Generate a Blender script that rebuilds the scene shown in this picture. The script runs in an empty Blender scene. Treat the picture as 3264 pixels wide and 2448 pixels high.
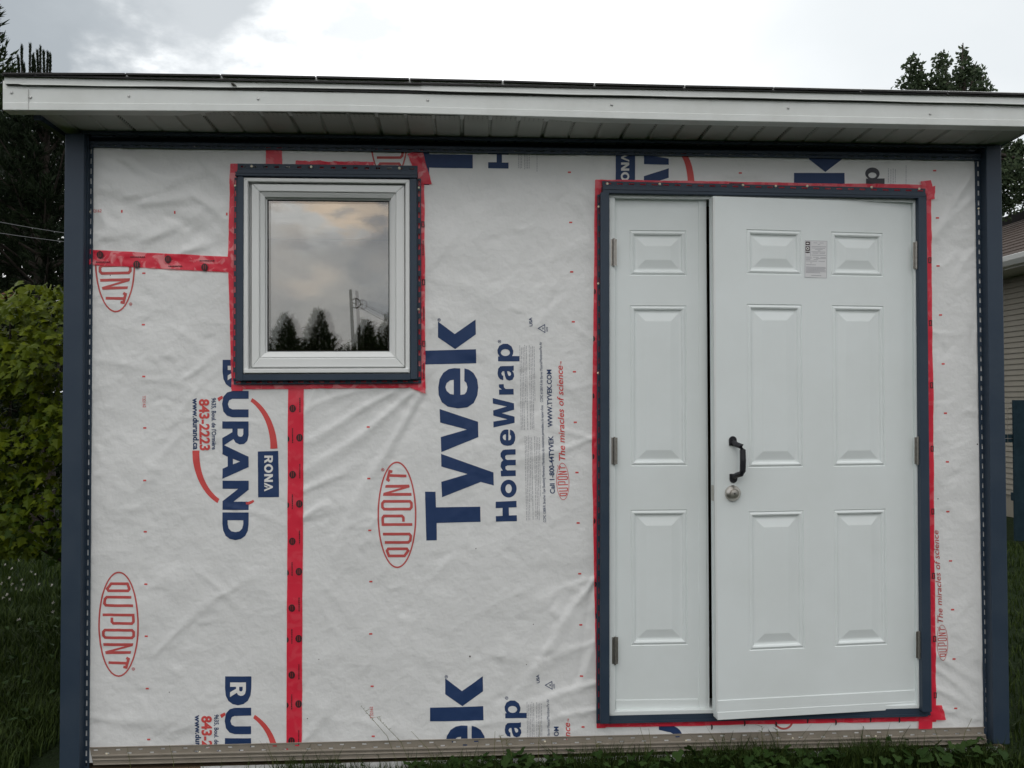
import bpy, bmesh, math, random
import numpy as np
from mathutils import Vector, Matrix
from mathutils.geometry import tessellate_polygon

random.seed(7)
rng = np.random.default_rng(7)
R = math.radians
sc = bpy.context.scene
COL = sc.collection

# ------------------------------------------------------------------ camera
F_PX, CX, CY = 2730.0, 1632.0, 1224.0          # lens in pixels of the 3264 x 2448 photograph
YAW, PIT, ROL = R(3.2207), R(1.2042), R(0.0890)
DIST, EYE = 3.353, 1.385                        # metres: wall plane y = 0, eye height
CAM = np.array([0.0, -DIST, EYE])


def cam_axes():
    cy, sy, cp, sp = math.cos(YAW), math.sin(YAW), math.cos(PIT), math.sin(PIT)
    fwd = np.array([sy * cp, cy * cp, sp])
    right = np.array([cy, -sy, 0.0])
    down = np.cross(fwd, right)
    cr, sr = math.cos(ROL), math.sin(ROL)
    return cr * right + sr * down, -sr * right + cr * down, fwd


AX = np.array(cam_axes())
cam_d = bpy.data.cameras.new('camera')
cam_d.sensor_width = 36.0
cam_d.lens = F_PX / 3264.0 * 36.0
cam_d.clip_start, cam_d.clip_end = 0.05, 500.0
cam = bpy.data.objects.new('camera', cam_d)
COL.objects.link(cam)
m3 = Matrix((AX[0], -AX[1], -AX[2])).transposed()
cam.matrix_world = Matrix.Translation(Vector(CAM)) @ m3.to_4x4()
sc.camera = cam


def ray(px, py):
    return AX.T @ np.array([(px - CX) / F_PX, (py - CY) / F_PX, 1.0])


def P(px, py, y=0.0):
    """point of the upright plane at depth y that is seen at photo pixel (px, py)"""
    r = ray(px, py)
    return CAM + r * ((y + DIST) / r[1])


# ------------------------------------------------------------------ world, sun, exposure
SKY_STRENGTH = 0.1
w = bpy.data.worlds.new('World')
sc.world = w
w.use_nodes = True
nt = w.node_tree
nt.nodes.clear()
SUN_EL, SUN_AZ = R(48), R(195)                  # high, from behind the camera, behind thick cloud


def N(tree, typ, **kw):
    n = tree.nodes.new(typ)
    for k, v in kw.items():
        if k.startswith('i_'):
            n.inputs[k[2:].replace('_', ' ')].default_value = v
        else:
            setattr(n, k, v)
    return n


def L(tree, a, b):
    tree.links.new(a, b)


def math_n(tree, op, a, b=None, clamp=False):
    n = tree.nodes.new('ShaderNodeMath')
    n.operation = op
    n.use_clamp = clamp
    for i, v in enumerate((a, b)):
        if v is None:
            continue
        if isinstance(v, (int, float)):
            n.inputs[i].default_value = v
        else:
            tree.links.new(v, n.inputs[i])
    return n.outputs[0]


def mix_rgb(tree, fac, a, b, mode='MIX'):
    n = tree.nodes.new('ShaderNodeMix')
    n.data_type = 'RGBA'
    n.blend_type = mode
    for sock, v in ((n.inputs[0], fac), (n.inputs[6], a), (n.inputs[7], b)):
        if isinstance(v, (int, float)):
            sock.default_value = v
        elif isinstance(v, tuple):
            sock.default_value = (*v, 1.0) if len(v) == 3 else v
        else:
            tree.links.new(v, sock)
    return n.outputs[2]


out = N(nt, 'ShaderNodeOutputWorld')
bg = N(nt, 'ShaderNodeBackground')
bg.inputs['Strength'].default_value = SKY_STRENGTH
sky = N(nt, 'ShaderNodeTexSky', sky_type='NISHITA', sun_disc=False,
        sun_elevation=SUN_EL, sun_rotation=SUN_AZ)
tc = N(nt, 'ShaderNodeTexCoord')
DIR = tc.outputs['Generated']
nz = N(nt, 'ShaderNodeTexNoise')
nz.inputs['Scale'].default_value = 3.2
nz.inputs['Detail'].default_value = 7.0
nz.inputs['Roughness'].default_value = 0.52
nz.inputs['Distortion'].default_value = 0.35
mp = N(nt, 'ShaderNodeMapping')
mp.inputs['Scale'].default_value = (1.0, 1.0, 1.9)
mp.inputs['Location'].default_value = (0.3, 1.7, 0.2)
L(nt, DIR, mp.inputs['Vector'])
L(nt, mp.outputs['Vector'], nz.inputs['Vector'])
NOISE = nz.outputs['Fac']


nz3 = N(nt, 'ShaderNodeTexNoise')
nz3.inputs['Scale'].default_value = 17.0
nz3.inputs['Detail'].default_value = 6.0
nz3.inputs['Roughness'].default_value = 0.55
L(nt, mp.outputs['Vector'], nz3.inputs['Vector'])


def blob(direction, inner, outer, ragged, fine=False):
    """0..1 mask of a cloud bank round a compass direction, its edge torn by the noise"""
    d = Vector(direction).normalized()
    dp = N(nt, 'ShaderNodeVectorMath', operation='DOT_PRODUCT')
    L(nt, DIR, dp.inputs[0])
    dp.inputs[1].default_value = d
    ang = math_n(nt, 'ARCCOSINE', math_n(nt, 'MINIMUM', dp.outputs['Value'], 0.99999))
    ang = math_n(nt, 'ADD', ang, math_n(nt, 'MULTIPLY', math_n(nt, 'SUBTRACT', nz3.outputs['Fac'] if fine else NOISE, 0.5), ragged))
    mr = N(nt, 'ShaderNodeMapRange', interpolation_type='SMOOTHSTEP')
    L(nt, ang, mr.inputs['Value'])
    mr.inputs['From Min'].default_value = inner
    mr.inputs['From Max'].default_value = outer
    mr.inputs['To Min'].default_value = 1.0
    mr.inputs['To Max'].default_value = 0.0
    return mr.outputs['Result']


def mirror_dir(px, py):
    r = ray(px, py)
    return (r[0], -r[1], r[2])


# overcast deck: pale cloud, greyer where it is thick
ramp = N(nt, 'ShaderNodeValToRGB')
ramp.color_ramp.elements[0].position = 0.36
ramp.color_ramp.elements[0].color = (0.70, 0.74, 0.79, 1)
ramp.color_ramp.elements[1].position = 0.62
ramp.color_ramp.elements[1].color = (1.42, 1.43, 1.44, 1)
L(nt, NOISE, ramp.inputs['Fac'])
nz2 = N(nt, 'ShaderNodeTexNoise')
nz2.inputs['Scale'].default_value = 9.0
nz2.inputs['Detail'].default_value = 6.0
nz2.inputs['Distortion'].default_value = 0.6
L(nt, mp.outputs['Vector'], nz2.inputs['Vector'])
deck = ramp.outputs['Color']
deck = mix_rgb(nt, math_n(nt, 'MULTIPLY', blob(mirror_dir(1045, 1010), 0.09, 0.17, 0.25), 0.9), deck, (0.74, 0.73, 0.72))
deck = mix_rgb(nt, math_n(nt, 'MULTIPLY', blob(mirror_dir(1130, 600), 0.055, 0.10, 0.30, True), 0.95), deck, (1.40, 1.14, 0.90))
deck = mix_rgb(nt, math_n(nt, 'MULTIPLY', blob(mirror_dir(900, 790), 0.02, 0.06, 0.30, True), 0.75), deck, (0.84, 0.82, 0.81))
deck = mix_rgb(nt, math_n(nt, 'MULTIPLY', blob(mirror_dir(1175, 830), 0.022, 0.060, 0.26, True), 0.9), deck, (0.58, 0.60, 0.63))
deck = mix_rgb(nt, math_n(nt, 'MULTIPLY', blob(mirror_dir(1035, 770), 0.010, 0.045, 0.22, True), 0.75), deck, (0.66, 0.67, 0.69))
deck = mix_rgb(nt, math_n(nt, 'MULTIPLY', blob(mirror_dir(1030, 875), 0.006, 0.032, 0.16, True), 0.65), deck, (1.08, 0.98, 0.90))
ramp2 = N(nt, 'ShaderNodeValToRGB')
ramp2.color_ramp.elements[0].position = 0.38
ramp2.color_ramp.elements[0].color = (0.78, 0.80, 0.83, 1)
ramp2.color_ramp.elements[1].position = 0.60
ramp2.color_ramp.elements[1].color = (1.14, 1.12, 1.09, 1)
L(nt, nz2.outputs['Fac'], ramp2.inputs['Fac'])
deck = mix_rgb(nt, 0.85, deck, ramp2.outputs['Color'], 'MULTIPLY')
deck = mix_rgb(nt, math_n(nt, 'MULTIPLY', blob(ray(1500, 300), 0.32, 0.75, 0.7), 0.93), deck, (1.5, 1.52, 1.52))
deck = mix_rgb(nt, math_n(nt, 'MULTIPLY', blob(ray(-90, 20), 0.085, 0.19, 0.16, True), 0.97), deck, (0.40, 0.44, 0.47))
deck = mix_rgb(nt, math_n(nt, 'MULTIPLY', blob(ray(600, -90), 0.05, 0.16, 0.16, True), 0.85), deck, (0.50, 0.54, 0.57))
deck = mix_rgb(nt, math_n(nt, 'MULTIPLY', blob(ray(1150, 70), 0.02, 0.075, 0.14, True), 0.8), deck, (0.80, 0.84, 0.86))
deck = mix_rgb(nt, math_n(nt, 'MULTIPLY', blob(ray(3400, 0), 0.16, 0.56, 0.22), 0.85), deck, (0.76, 0.80, 0.82))
deck = mix_rgb(nt, 1.0, deck, (1 / SKY_STRENGTH,) * 3, 'MULTIPLY')
col = mix_rgb(nt, 0.94, sky.outputs['Color'], deck)
L(nt, col, bg.inputs['Color'])
L(nt, bg.outputs['Background'], out.inputs['Surface'])

sun_d = bpy.data.lights.new('sun', 'SUN')
sun_d.energy = 0.5
sun_d.angle = R(40)
sun_d.color = (1.0, 0.95, 0.88)
sun = bpy.data.objects.new('sun', sun_d)
COL.objects.link(sun)
sdir = Vector((math.sin(SUN_AZ) * math.cos(SUN_EL), math.cos(SUN_AZ) * math.cos(SUN_EL), math.sin(SUN_EL)))
sun.rotation_euler = sdir.to_track_quat('Z', 'Y').to_euler()
sun.location = sdir * 30

sc.view_settings.view_transform = 'Standard'
sc.view_settings.look = 'None'
sc.view_settings.exposure = 0.10
sc.view_settings.gamma = 1.0
sc.view_settings.use_curve_mapping = False
sc.cycles.max_bounces = 8
sc.cycles.transparent_max_bounces = 16
sc.cycles.caustics_reflective = False
sc.cycles.caustics_refractive = False

# ------------------------------------------------------------------ materials
MATS = {}


def mat(name, col, rough=0.5, metal=0.0, spec=0.5, var=None, bump=None, tone=None, objvar=None, coat=0.0):
    """principled material; var=(scale, amount, dark colour), bump=(scale, strength, distance), tone = per-leaf colour spread"""
    m = bpy.data.materials.new(name)
    m.use_nodes = True
    t = m.node_tree
    b = t.nodes['Principled BSDF']
    b.inputs['Base Color'].default_value = (*col, 1)
    b.inputs['Roughness'].default_value = rough
    b.inputs['Metallic'].default_value = metal
    b.inputs['Specular IOR Level'].default_value = spec
    b.inputs['Coat Weight'].default_value = coat
    tcn = t.nodes.new('ShaderNodeTexCoord')
    cur = None
    if var:
        n = t.nodes.new('ShaderNodeTexNoise')
        n.inputs['Scale'].default_value = var[0]
        n.inputs['Detail'].default_value = 6
        n.inputs['Roughness'].default_value = 0.6
        L(t, tcn.outputs['Object'], n.inputs['Vector'])
        mr = t.nodes.new('ShaderNodeMapRange')
        mr.inputs['From Min'].default_value = 0.4
        mr.inputs['From Max'].default_value = 0.68
        mr.inputs['To Max'].default_value = var[1]
        L(t, n.outputs['Fac'], mr.inputs['Value'])
        cur = mix_rgb(t, mr.outputs['Result'], col, var[2])
        L(t, cur, b.inputs['Base Color'])
        rr = math_n(t, 'ADD', math_n(t, 'MULTIPLY', mr.outputs['Result'], 0.15), rough)
        L(t, rr, b.inputs['Roughness'])
    if tone:
        a = t.nodes.new('ShaderNodeAttribute')
        a.attribute_name = 'tone'
        cur = mix_rgb(t, a.outputs['Fac'], col, tone)
        L(t, cur, b.inputs['Base Color'])
    if objvar:
        oi = t.nodes.new('ShaderNodeObjectInfo')
        cur = mix_rgb(t, oi.outputs['Random'], cur if cur is not None else col, objvar)
        L(t, cur, b.inputs['Base Color'])
    if bump:
        n = t.nodes.new('ShaderNodeTexNoise')
        n.inputs['Scale'].default_value = bump[0]
        n.inputs['Detail'].default_value = 5
        L(t, tcn.outputs['Object'], n.inputs['Vector'])
        bp = t.nodes.new('ShaderNodeBump')
        bp.inputs['Strength'].default_value = bump[1]
        bp.inputs['Distance'].default_value = bump[2]
        L(t, n.outputs['Fac'], bp.inputs['Height'])
        L(t, bp.outputs['Normal'], b.inputs['Normal'])
    MATS[name] = m
    return m


def leafy(name, col, tone, rough=0.5, trans=0.25):
    m = mat(name, col, rough, spec=0.10, tone=tone)
    t = m.node_tree
    b = t.nodes['Principled BSDF']
    o = t.nodes['Material Output']
    tr = t.nodes.new('ShaderNodeBsdfTranslucent')
    src = b.inputs['Base Color'].links[0].from_socket
    L(t, src, tr.inputs['Color'])
    mx = t.nodes.new('ShaderNodeMixShader')
    mx.inputs[0].default_value = trans
    L(t, b.outputs[0], mx.inputs[1])
    L(t, tr.outputs[0], mx.inputs[2])
    L(t, mx.outputs[0], o.inputs['Surface'])
    return m


M_WRAP = mat('wrap_film', (0.715, 0.715, 0.705), 0.40, spec=0.4, var=(5.0, 0.35, (0.645, 0.65, 0.64)), bump=(38, 0.45, 0.006))
M_NAVYINK = mat('navy_ink', (0.016, 0.040, 0.115), 0.5, spec=0.3, var=(30, 0.4, (0.026, 0.052, 0.14)))
M_REDINK = mat('red_ink', (0.60, 0.075, 0.07), 0.5, spec=0.35)
M_DULLRED = mat('dull_red_ink', (0.50, 0.085, 0.08), 0.5, spec=0.35)
M_GREYINK = mat('grey_ink', (0.33, 0.33, 0.36), 0.5, spec=0.35)
M_WHITEINK = mat('white_ink', (0.72, 0.71, 0.69), 0.5, spec=0.35)
M_BLACKINK = mat('black_ink', (0.035, 0.018, 0.02), 0.5, spec=0.35)
M_NAVY = mat('navy_painted_metal', (0.024, 0.040, 0.064), 0.45, spec=0.35, var=(5, 0.7, (0.034, 0.051, 0.074)), bump=(3.5, 0.22, 0.012))
M_WHITE = mat('white_aluminium', (0.68, 0.70, 0.69), 0.45, var=(6, 0.3, (0.60, 0.62, 0.60)), bump=(5, 0.25, 0.01))
M_FASCIA = mat('white_fascia_metal', (0.66, 0.68, 0.66), 0.42, var=(9, 0.45, (0.55, 0.56, 0.53)), bump=(3.0, 0.3, 0.012))
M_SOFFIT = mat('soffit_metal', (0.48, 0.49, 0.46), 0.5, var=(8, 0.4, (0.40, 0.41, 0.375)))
M_DOOR = mat('door_paint', (0.72, 0.76, 0.755), 0.38, var=(2.6, 0.6, (0.655, 0.69, 0.675)), bump=(2.2, 0.10, 0.02))
M_VINYL = mat('window_vinyl', (0.71, 0.72, 0.71), 0.4, var=(6, 0.25, (0.64, 0.65, 0.63)))
M_SEAM = mat('seal_rubber', (0.03, 0.03, 0.03), 0.6)
M_STEEL = mat('satin_steel', (0.36, 0.34, 0.31), 0.36, metal=0.9, var=(60, 0.5, (0.22, 0.2, 0.18)))
M_NICKEL = mat('satin_nickel', (0.56, 0.53, 0.49), 0.32, metal=1.0, var=(90, 0.3, (0.4, 0.36, 0.3)))
M_BLACK = mat('black_powder_coat', (0.010, 0.010, 0.014), 0.38, bump=(240, 0.2, 0.002))
M_SIDING = mat('taupe_vinyl', (0.245, 0.215, 0.175), 0.5, var=(18, 0.5, (0.18, 0.155, 0.12)), bump=(70, 0.15, 0.002))
M_NAIL = mat('nail_head', (0.72, 0.66, 0.50), 0.45)
M_SCREW = mat('white_screw', (0.50, 0.50, 0.49), 0.35, metal=0.5)
M_SHINGLE = mat('asphalt_shingle', (0.030, 0.029, 0.030), 0.9, var=(120, 0.7, (0.06, 0.057, 0.055)), bump=(400, 0.6, 0.003))
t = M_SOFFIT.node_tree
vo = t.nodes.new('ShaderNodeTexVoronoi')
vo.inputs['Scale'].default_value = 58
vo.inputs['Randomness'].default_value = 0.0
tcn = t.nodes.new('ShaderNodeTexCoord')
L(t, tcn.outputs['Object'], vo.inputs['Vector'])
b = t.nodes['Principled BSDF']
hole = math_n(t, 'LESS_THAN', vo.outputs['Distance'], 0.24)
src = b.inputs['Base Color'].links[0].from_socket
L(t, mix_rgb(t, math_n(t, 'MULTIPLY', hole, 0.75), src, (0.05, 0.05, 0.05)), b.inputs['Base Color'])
M_WOOD = mat('bare_sheathing', (0.16, 0.11, 0.065), 0.8, var=(12, 0.6, (0.10, 0.065, 0.04)))
M_FOAM = mat('white_plastic_sheet', (0.62, 0.62, 0.61), 0.5, var=(20, 0.5, (0.42, 0.41, 0.38)), bump=(30, 0.5, 0.01))
M_STICKER = mat('sticker_paper', (0.66, 0.66, 0.665), 0.5)

# red sheathing tape: a tinted film, lets some of the print below show through
m = bpy.data.materials.new('red_tape_film')
m.use_nodes = True
t = m.node_tree
b = t.nodes['Principled BSDF']
b.inputs['Roughness'].default_value = 0.3
b.inputs['Specular IOR Level'].default_value = 0.45
o = t.nodes['Material Output']
tcn = t.nodes.new('ShaderNodeTexCoord')
n = t.nodes.new('ShaderNodeTexNoise')
n.inputs['Scale'].default_value = 17
n.inputs['Detail'].default_value = 4
n.inputs['Distortion'].default_value = 1.2
L(t, tcn.outputs['Object'], n.inputs['Vector'])
mr = t.nodes.new('ShaderNodeMapRange')
mr.inputs['From Min'].default_value = 0.52
mr.inputs['From Max'].default_value = 0.60
L(t, n.outputs['Fac'], mr.inputs['Value'])
at = t.nodes.new('ShaderNodeAttribute')
at.attribute_name = 'loose'
fac = math_n(t, 'MULTIPLY', mr.outputs['Result'], at.outputs['Fac'])
L(t, mix_rgb(t, fac, (0.80, 0.038, 0.075), (0.90, 0.30, 0.32)), b.inputs['Base Color'])
tr = t.nodes.new('ShaderNodeBsdfTransparent')
tr.inputs['Color'].default_value = (0.90, 0.07, 0.09, 1)
mx = t.nodes.new('ShaderNodeMixShader')
mx.inputs[0].default_value = 0.26
L(t, b.outputs[0], mx.inputs[1])
L(t, tr.outputs[0], mx.inputs[2])
L(t, mx.outputs[0], o.inputs['Surface'])
M_TAPE = m

# coated pane: mirrors part of the light, lets the rest through
m = bpy.data.materials.new('coated_glass')
m.use_nodes = True
t = m.node_tree
t.nodes.remove(t.nodes['Principled BSDF'])
o = t.nodes['Material Output']
gl = t.nodes.new('ShaderNodeBsdfGlossy')
gl.inputs['Roughness'].default_value = 0.0
gl.inputs['Color'].default_value = (0.97, 0.96, 0.94, 1)
tr = t.nodes.new('ShaderNodeBsdfTransparent')
tr.inputs['Color'].default_value = (0.93, 0.95, 0.94, 1)
mx = t.nodes.new('ShaderNodeMixShader')
mx.inputs[0].default_value = 0.22
L(t, tr.outputs[0], mx.inputs[1])
L(t, gl.outputs[0], mx.inputs[2])
L(t, mx.outputs[0], o.inputs['Surface'])
M_GLASS = m

# ------------------------------------------------------------------ object helpers


def obj(name, V, Fc, material, parent=None, kind=None, label=None, smooth=False, bevel=0.0, tone=None, attr='tone'):
    me = bpy.data.meshes.new(name)
    off = np.array(parent.matrix_world.translation) if parent is not None else np.zeros(3)
    if parent is not None and parent.parent is not None:
        off = np.array(parent.get('world_base', off))
    if parent is not None:
        off = np.array(parent['world_base'])
    V = np.asarray(V, float).reshape(-1, 3) - off
    me.from_pydata(V.tolist(), [], [list(map(int, f)) for f in Fc])
    if tone is not None:
        a = me.attributes.new(attr, 'FLOAT', 'POINT')
        a.data.foreach_set('value', np.asarray(tone, np.float32))
    me.materials.append(material)
    if smooth:
        me.polygons.foreach_set('use_smooth', [True] * len(me.polygons))
    me.update()
    ob = bpy.data.objects.new(name, me)
    COL.objects.link(ob)
    if parent is not None:
        ob.parent = parent
        ob['world_base'] = parent['world_base']
    else:
        ob['world_base'] = [0.0, 0.0, 0.0]
    if kind:
        ob['kind'] = kind
    if label:
        ob['label'] = label
    if bevel:
        bv = ob.modifiers.new('bevel', 'BEVEL')
        bv.width = bevel
        bv.segments = 2
        bv.limit_method = 'ANGLE'
        bv.angle_limit = R(40)
    return ob


def thing(name, label, cat, loc, group=None):
    o = bpy.data.objects.new(name, None)
    o.empty_display_size = 0.2
    COL.objects.link(o)
    o.location = [float(c) for c in loc]
    o['world_base'] = [float(c) for c in loc]
    o['label'] = label
    o['category'] = cat
    if group:
        o['group'] = group
    return o


class MB:
    def __init__(s):
        s.v, s.f = [], []

    def add(s, V, Fc):
        o = len(s.v)
        s.v += [list(map(float, p)) for p in V]
        s.f += [[i + o for i in f] for f in Fc]

    def hexa(s, front, back):
        """closed box between two matching 4-point loops"""
        s.add(list(front) + list(back), [(0, 1, 2, 3), (7, 6, 5, 4), (0, 4, 5, 1), (1, 5, 6, 2), (2, 6, 7, 3), (3, 7, 4, 0)])

    def quad_px(s, q, yf, yb):
        fr = [P(x, y, yf) for x, y in q]
        bk = [np.array([p[0], yb, p[2]]) for p in fr]
        s.hexa(fr, bk)

    def box(s, a, b):
        x0, y0, z0 = a
        x1, y1, z1 = b
        s.hexa([(x0, y0, z1), (x1, y0, z1), (x1, y0, z0), (x0, y0, z0)], [(x0, y1, z1), (x1, y1, z1), (x1, y1, z0), (x0, y1, z0)])

    def tube(s, pts, rad, n=8, cap=True):
        pts = [np.array(p, float) for p in pts]
        rad = rad if hasattr(rad, '__len__') else [rad] * len(pts)
        V, Fc = [], []
        for i, p in enumerate(pts):
            d = pts[min(i + 1, len(pts) - 1)] - pts[max(i - 1, 0)]
            d /= np.linalg.norm(d) + 1e-9
            a = np.cross(d, [0, 0, 1.0]) if abs(d[2]) < 0.9 else np.cross(d, [0, 1.0, 0])
            a /= np.linalg.norm(a)
            c = np.cross(d, a)
            for k in range(n):
                th = 2 * math.pi * k / n
                V.append(p + rad[i] * (math.cos(th) * a + math.sin(th) * c))
        for i in range(len(pts) - 1):
            for k in range(n):
                k2 = (k + 1) % n
                Fc.append((i * n + k, i * n + k2, (i + 1) * n + k2, (i + 1) * n + k))
        if cap:
            Fc.append(tuple(range(n - 1, -1, -1)))
            Fc.append(tuple((len(pts) - 1) * n + k for k in range(n)))
        s.add(V, Fc)

    def lathe_y(s, c, prof, n=20):
        """turned round an axis along y through c; prof = [(radius, y offset)]"""
        V, Fc = [], []
        for r_, yo in prof:
            for k in range(n):
                th = 2 * math.pi * k / n
                V.append((c[0] + r_ * math.cos(th), c[1] + yo, c[2] + r_ * math.sin(th)))
        for i in range(len(prof) - 1):
            for k in range(n):
                k2 = (k + 1) % n
                Fc.append((i * n + k, i * n + k2, (i + 1) * n + k2, (i + 1) * n + k))
        Fc.append(tuple((len(prof) - 1) * n + k for k in range(n)))
        s.add(V, Fc)

    def build(s, name, material, parent=None, **kw):
        return obj(name, s.v, s.f, material, parent, **kw)


def lerp(a, b, t):
    return a + (b - a) * t


def blerp(q, u, v):
    """q = a0, a1, b0, b1 pixel corners: edge a (v=0) and edge b (v=1), u along"""
    a = (lerp(q[0][0], q[1][0], u), lerp(q[0][1], q[1][1], u))
    b = (lerp(q[2][0], q[3][0], u), lerp(q[2][1], q[3][1], u))
    return lerp(a[0], b[0], v), lerp(a[1], b[1], v)


def flange(mb, q, y, n, rows, duty=0.55, phase=0.2, lip=0.0015):
    """thin nailing strip with real slots; rows = [(v0, v1, phase)]"""
    for_rows = sorted(rows)
    vs = [0.0]
    for r_ in for_rows:
        vs += [r_[0], r_[1]]
    vs.append(1.0)
    for k in range(len(vs) - 1):
        v0, v1 = vs[k], vs[k + 1]
        slot = k % 2 == 1
        if not slot:
            cells = [(i / n, (i + 1) / n) for i in range(n)]
        else:
            ph = for_rows[k // 2][2]
            cells, last = [], 0.0
            for i in range(n):
                s0 = (i + ph) / n
                s1 = s0 + duty / n
                if s1 > 1:
                    break
                cells.append((last, s0))
                last = s1
            cells.append((last, 1.0))
        for u0, u1 in cells:
            if u1 - u0 < 1e-5:
                continue
            pts = [blerp(q, u0, v0), blerp(q, u1, v0), blerp(q, u1, v1), blerp(q, u0, v1)]
            mb.quad_px(pts, y, y + lip)


class Nails:
    """each nail an object sharing one mesh"""
    data = {}

    def __init__(s):
        s.pts = []

    def build(s, name, material, parent):
        for c, r in s.pts:
            key = (round(r, 5), material.name)
            if key not in Nails.data:
                mb = MB()
                mb.lathe_y((0, 0, 0), [(r, 0.001), (r, -0.001), (r * 0.7, -0.0022), (r * 0.2, -0.0026)], 10)
                o_ = mb.build(name, material, parent)
                Nails.data[key] = o_.data
            else:
                o_ = bpy.data.objects.new(name, Nails.data[key])
                COL.objects.link(o_)
                o_.parent = parent
            o_.location = c


def nail_at(mb, px, py, y, r=0.0045):
    mb.pts.append((P(px, py, y), r))
    return
    c = None
    mb.lathe_y(c, [(r, 0.001), (r, -0.001), (r * 0.7, -0.0022), (r * 0.2, -0.0026)], 10)


# ------------------------------------------------------------------ ground

def ground_z(x, y):
    base = -0.035 + 0.012 * np.clip(x, -3, 3) * (np.clip(x, -3, 3) < 0) * 1.6 + 0.006 * np.clip(x, 0, 3)
    return base + 0.012 * np.sin(x * 3.1 + y * 1.7) * np.cos(y * 2.3 - x) - 0.01 * np.clip(-y, 0, 4)


M_LAWN = mat('lawn_soil', (0.012, 0.022, 0.006), 0.95, spec=0.1, var=(7, 0.9, (0.009, 0.016, 0.005)), bump=(40, 0.9, 0.03))
gx = np.concatenate([[-200, -80, -30, -14], np.linspace(-8, 8, 65), [14, 30, 80, 200]])
gy = np.concatenate([[-200, -80, -30, -12], np.linspace(-5, 9, 57), [14, 30, 80, 200]])
GX, GY = np.meshgrid(gx, gy)
GZ = ground_z(GX, GY)
gv = np.stack([GX, GY, GZ], -1).reshape(-1, 3)
nx = len(gx)
gf = [(j * nx + i, j * nx + i + 1, (j + 1) * nx + i + 1, (j + 1) * nx + i) for j in range(len(gy) - 1) for i in range(nx - 1)]
obj('lawn', gv, gf, M_LAWN, kind='structure', smooth=True)

# ------------------------------------------------------------------ the shed
shed = thing('shed', 'garden shed clad in white printed wrap with red tape and a white double door', 'shed', (0, 0, 0))

# --- house wrap: a wrinkled sheet
XL, XR = P(262, 1400)[0], P(3152, 1400)[0]
ZB, ZT = P(1700, 2396)[2], P(1700, 477)[2]
GS = 0.0085
xs = np.arange(XL, XR + GS, GS)
zs = np.arange(ZB, ZT + GS, GS)
WX, WZ = np.meshgrid(xs, zs)


def vnoise(X, Z, s, seed):
    r_ = np.random.default_rng(seed)
    T = r_.random((257, 257))
    a, c = X / s + 40, Z / s + 40
    i, j = np.floor(a).astype(int), np.floor(c).astype(int)
    fx, fz = a - i, c - j
    fx, fz = fx * fx * fx * (fx * (fx * 6 - 15) + 10), fz * fz * fz * (fz * (fz * 6 - 15) + 10)
    i, j = i % 256, j % 256
    return (T[j, i] * (1 - fx) + T[j, i + 1] * fx) * (1 - fz) + (T[j + 1, i] * (1 - fx) + T[j + 1, i + 1] * fx) * fz - 0.5


HW = 0.0052 * vnoise(WX, WZ, 0.22, 1) + 0.0040 * vnoise(WX + WZ * 0.3, WZ, 0.10, 2) + 0.0011 * vnoise(WX, WZ, 0.045, 3)
wx2, wz2 = WX + 0.05 * vnoise(WX, WZ, 0.2, 11), WZ + 0.05 * vnoise(WX, WZ, 0.2, 12)
for sd, scl, amp in ((4, 0.19, 0.0011), (5, 0.085, 0.0007)):    # creases: ridges of a warped noise
    rdg = 1 - np.abs(vnoise(wx2 * 0.8 + wz2 * 0.6, wz2 * 0.9 - wx2 * 0.5, scl, sd)) * 2
    HW += amp * np.clip((rdg - 0.80) / 0.20, 0, 1) ** 1.4

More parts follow.
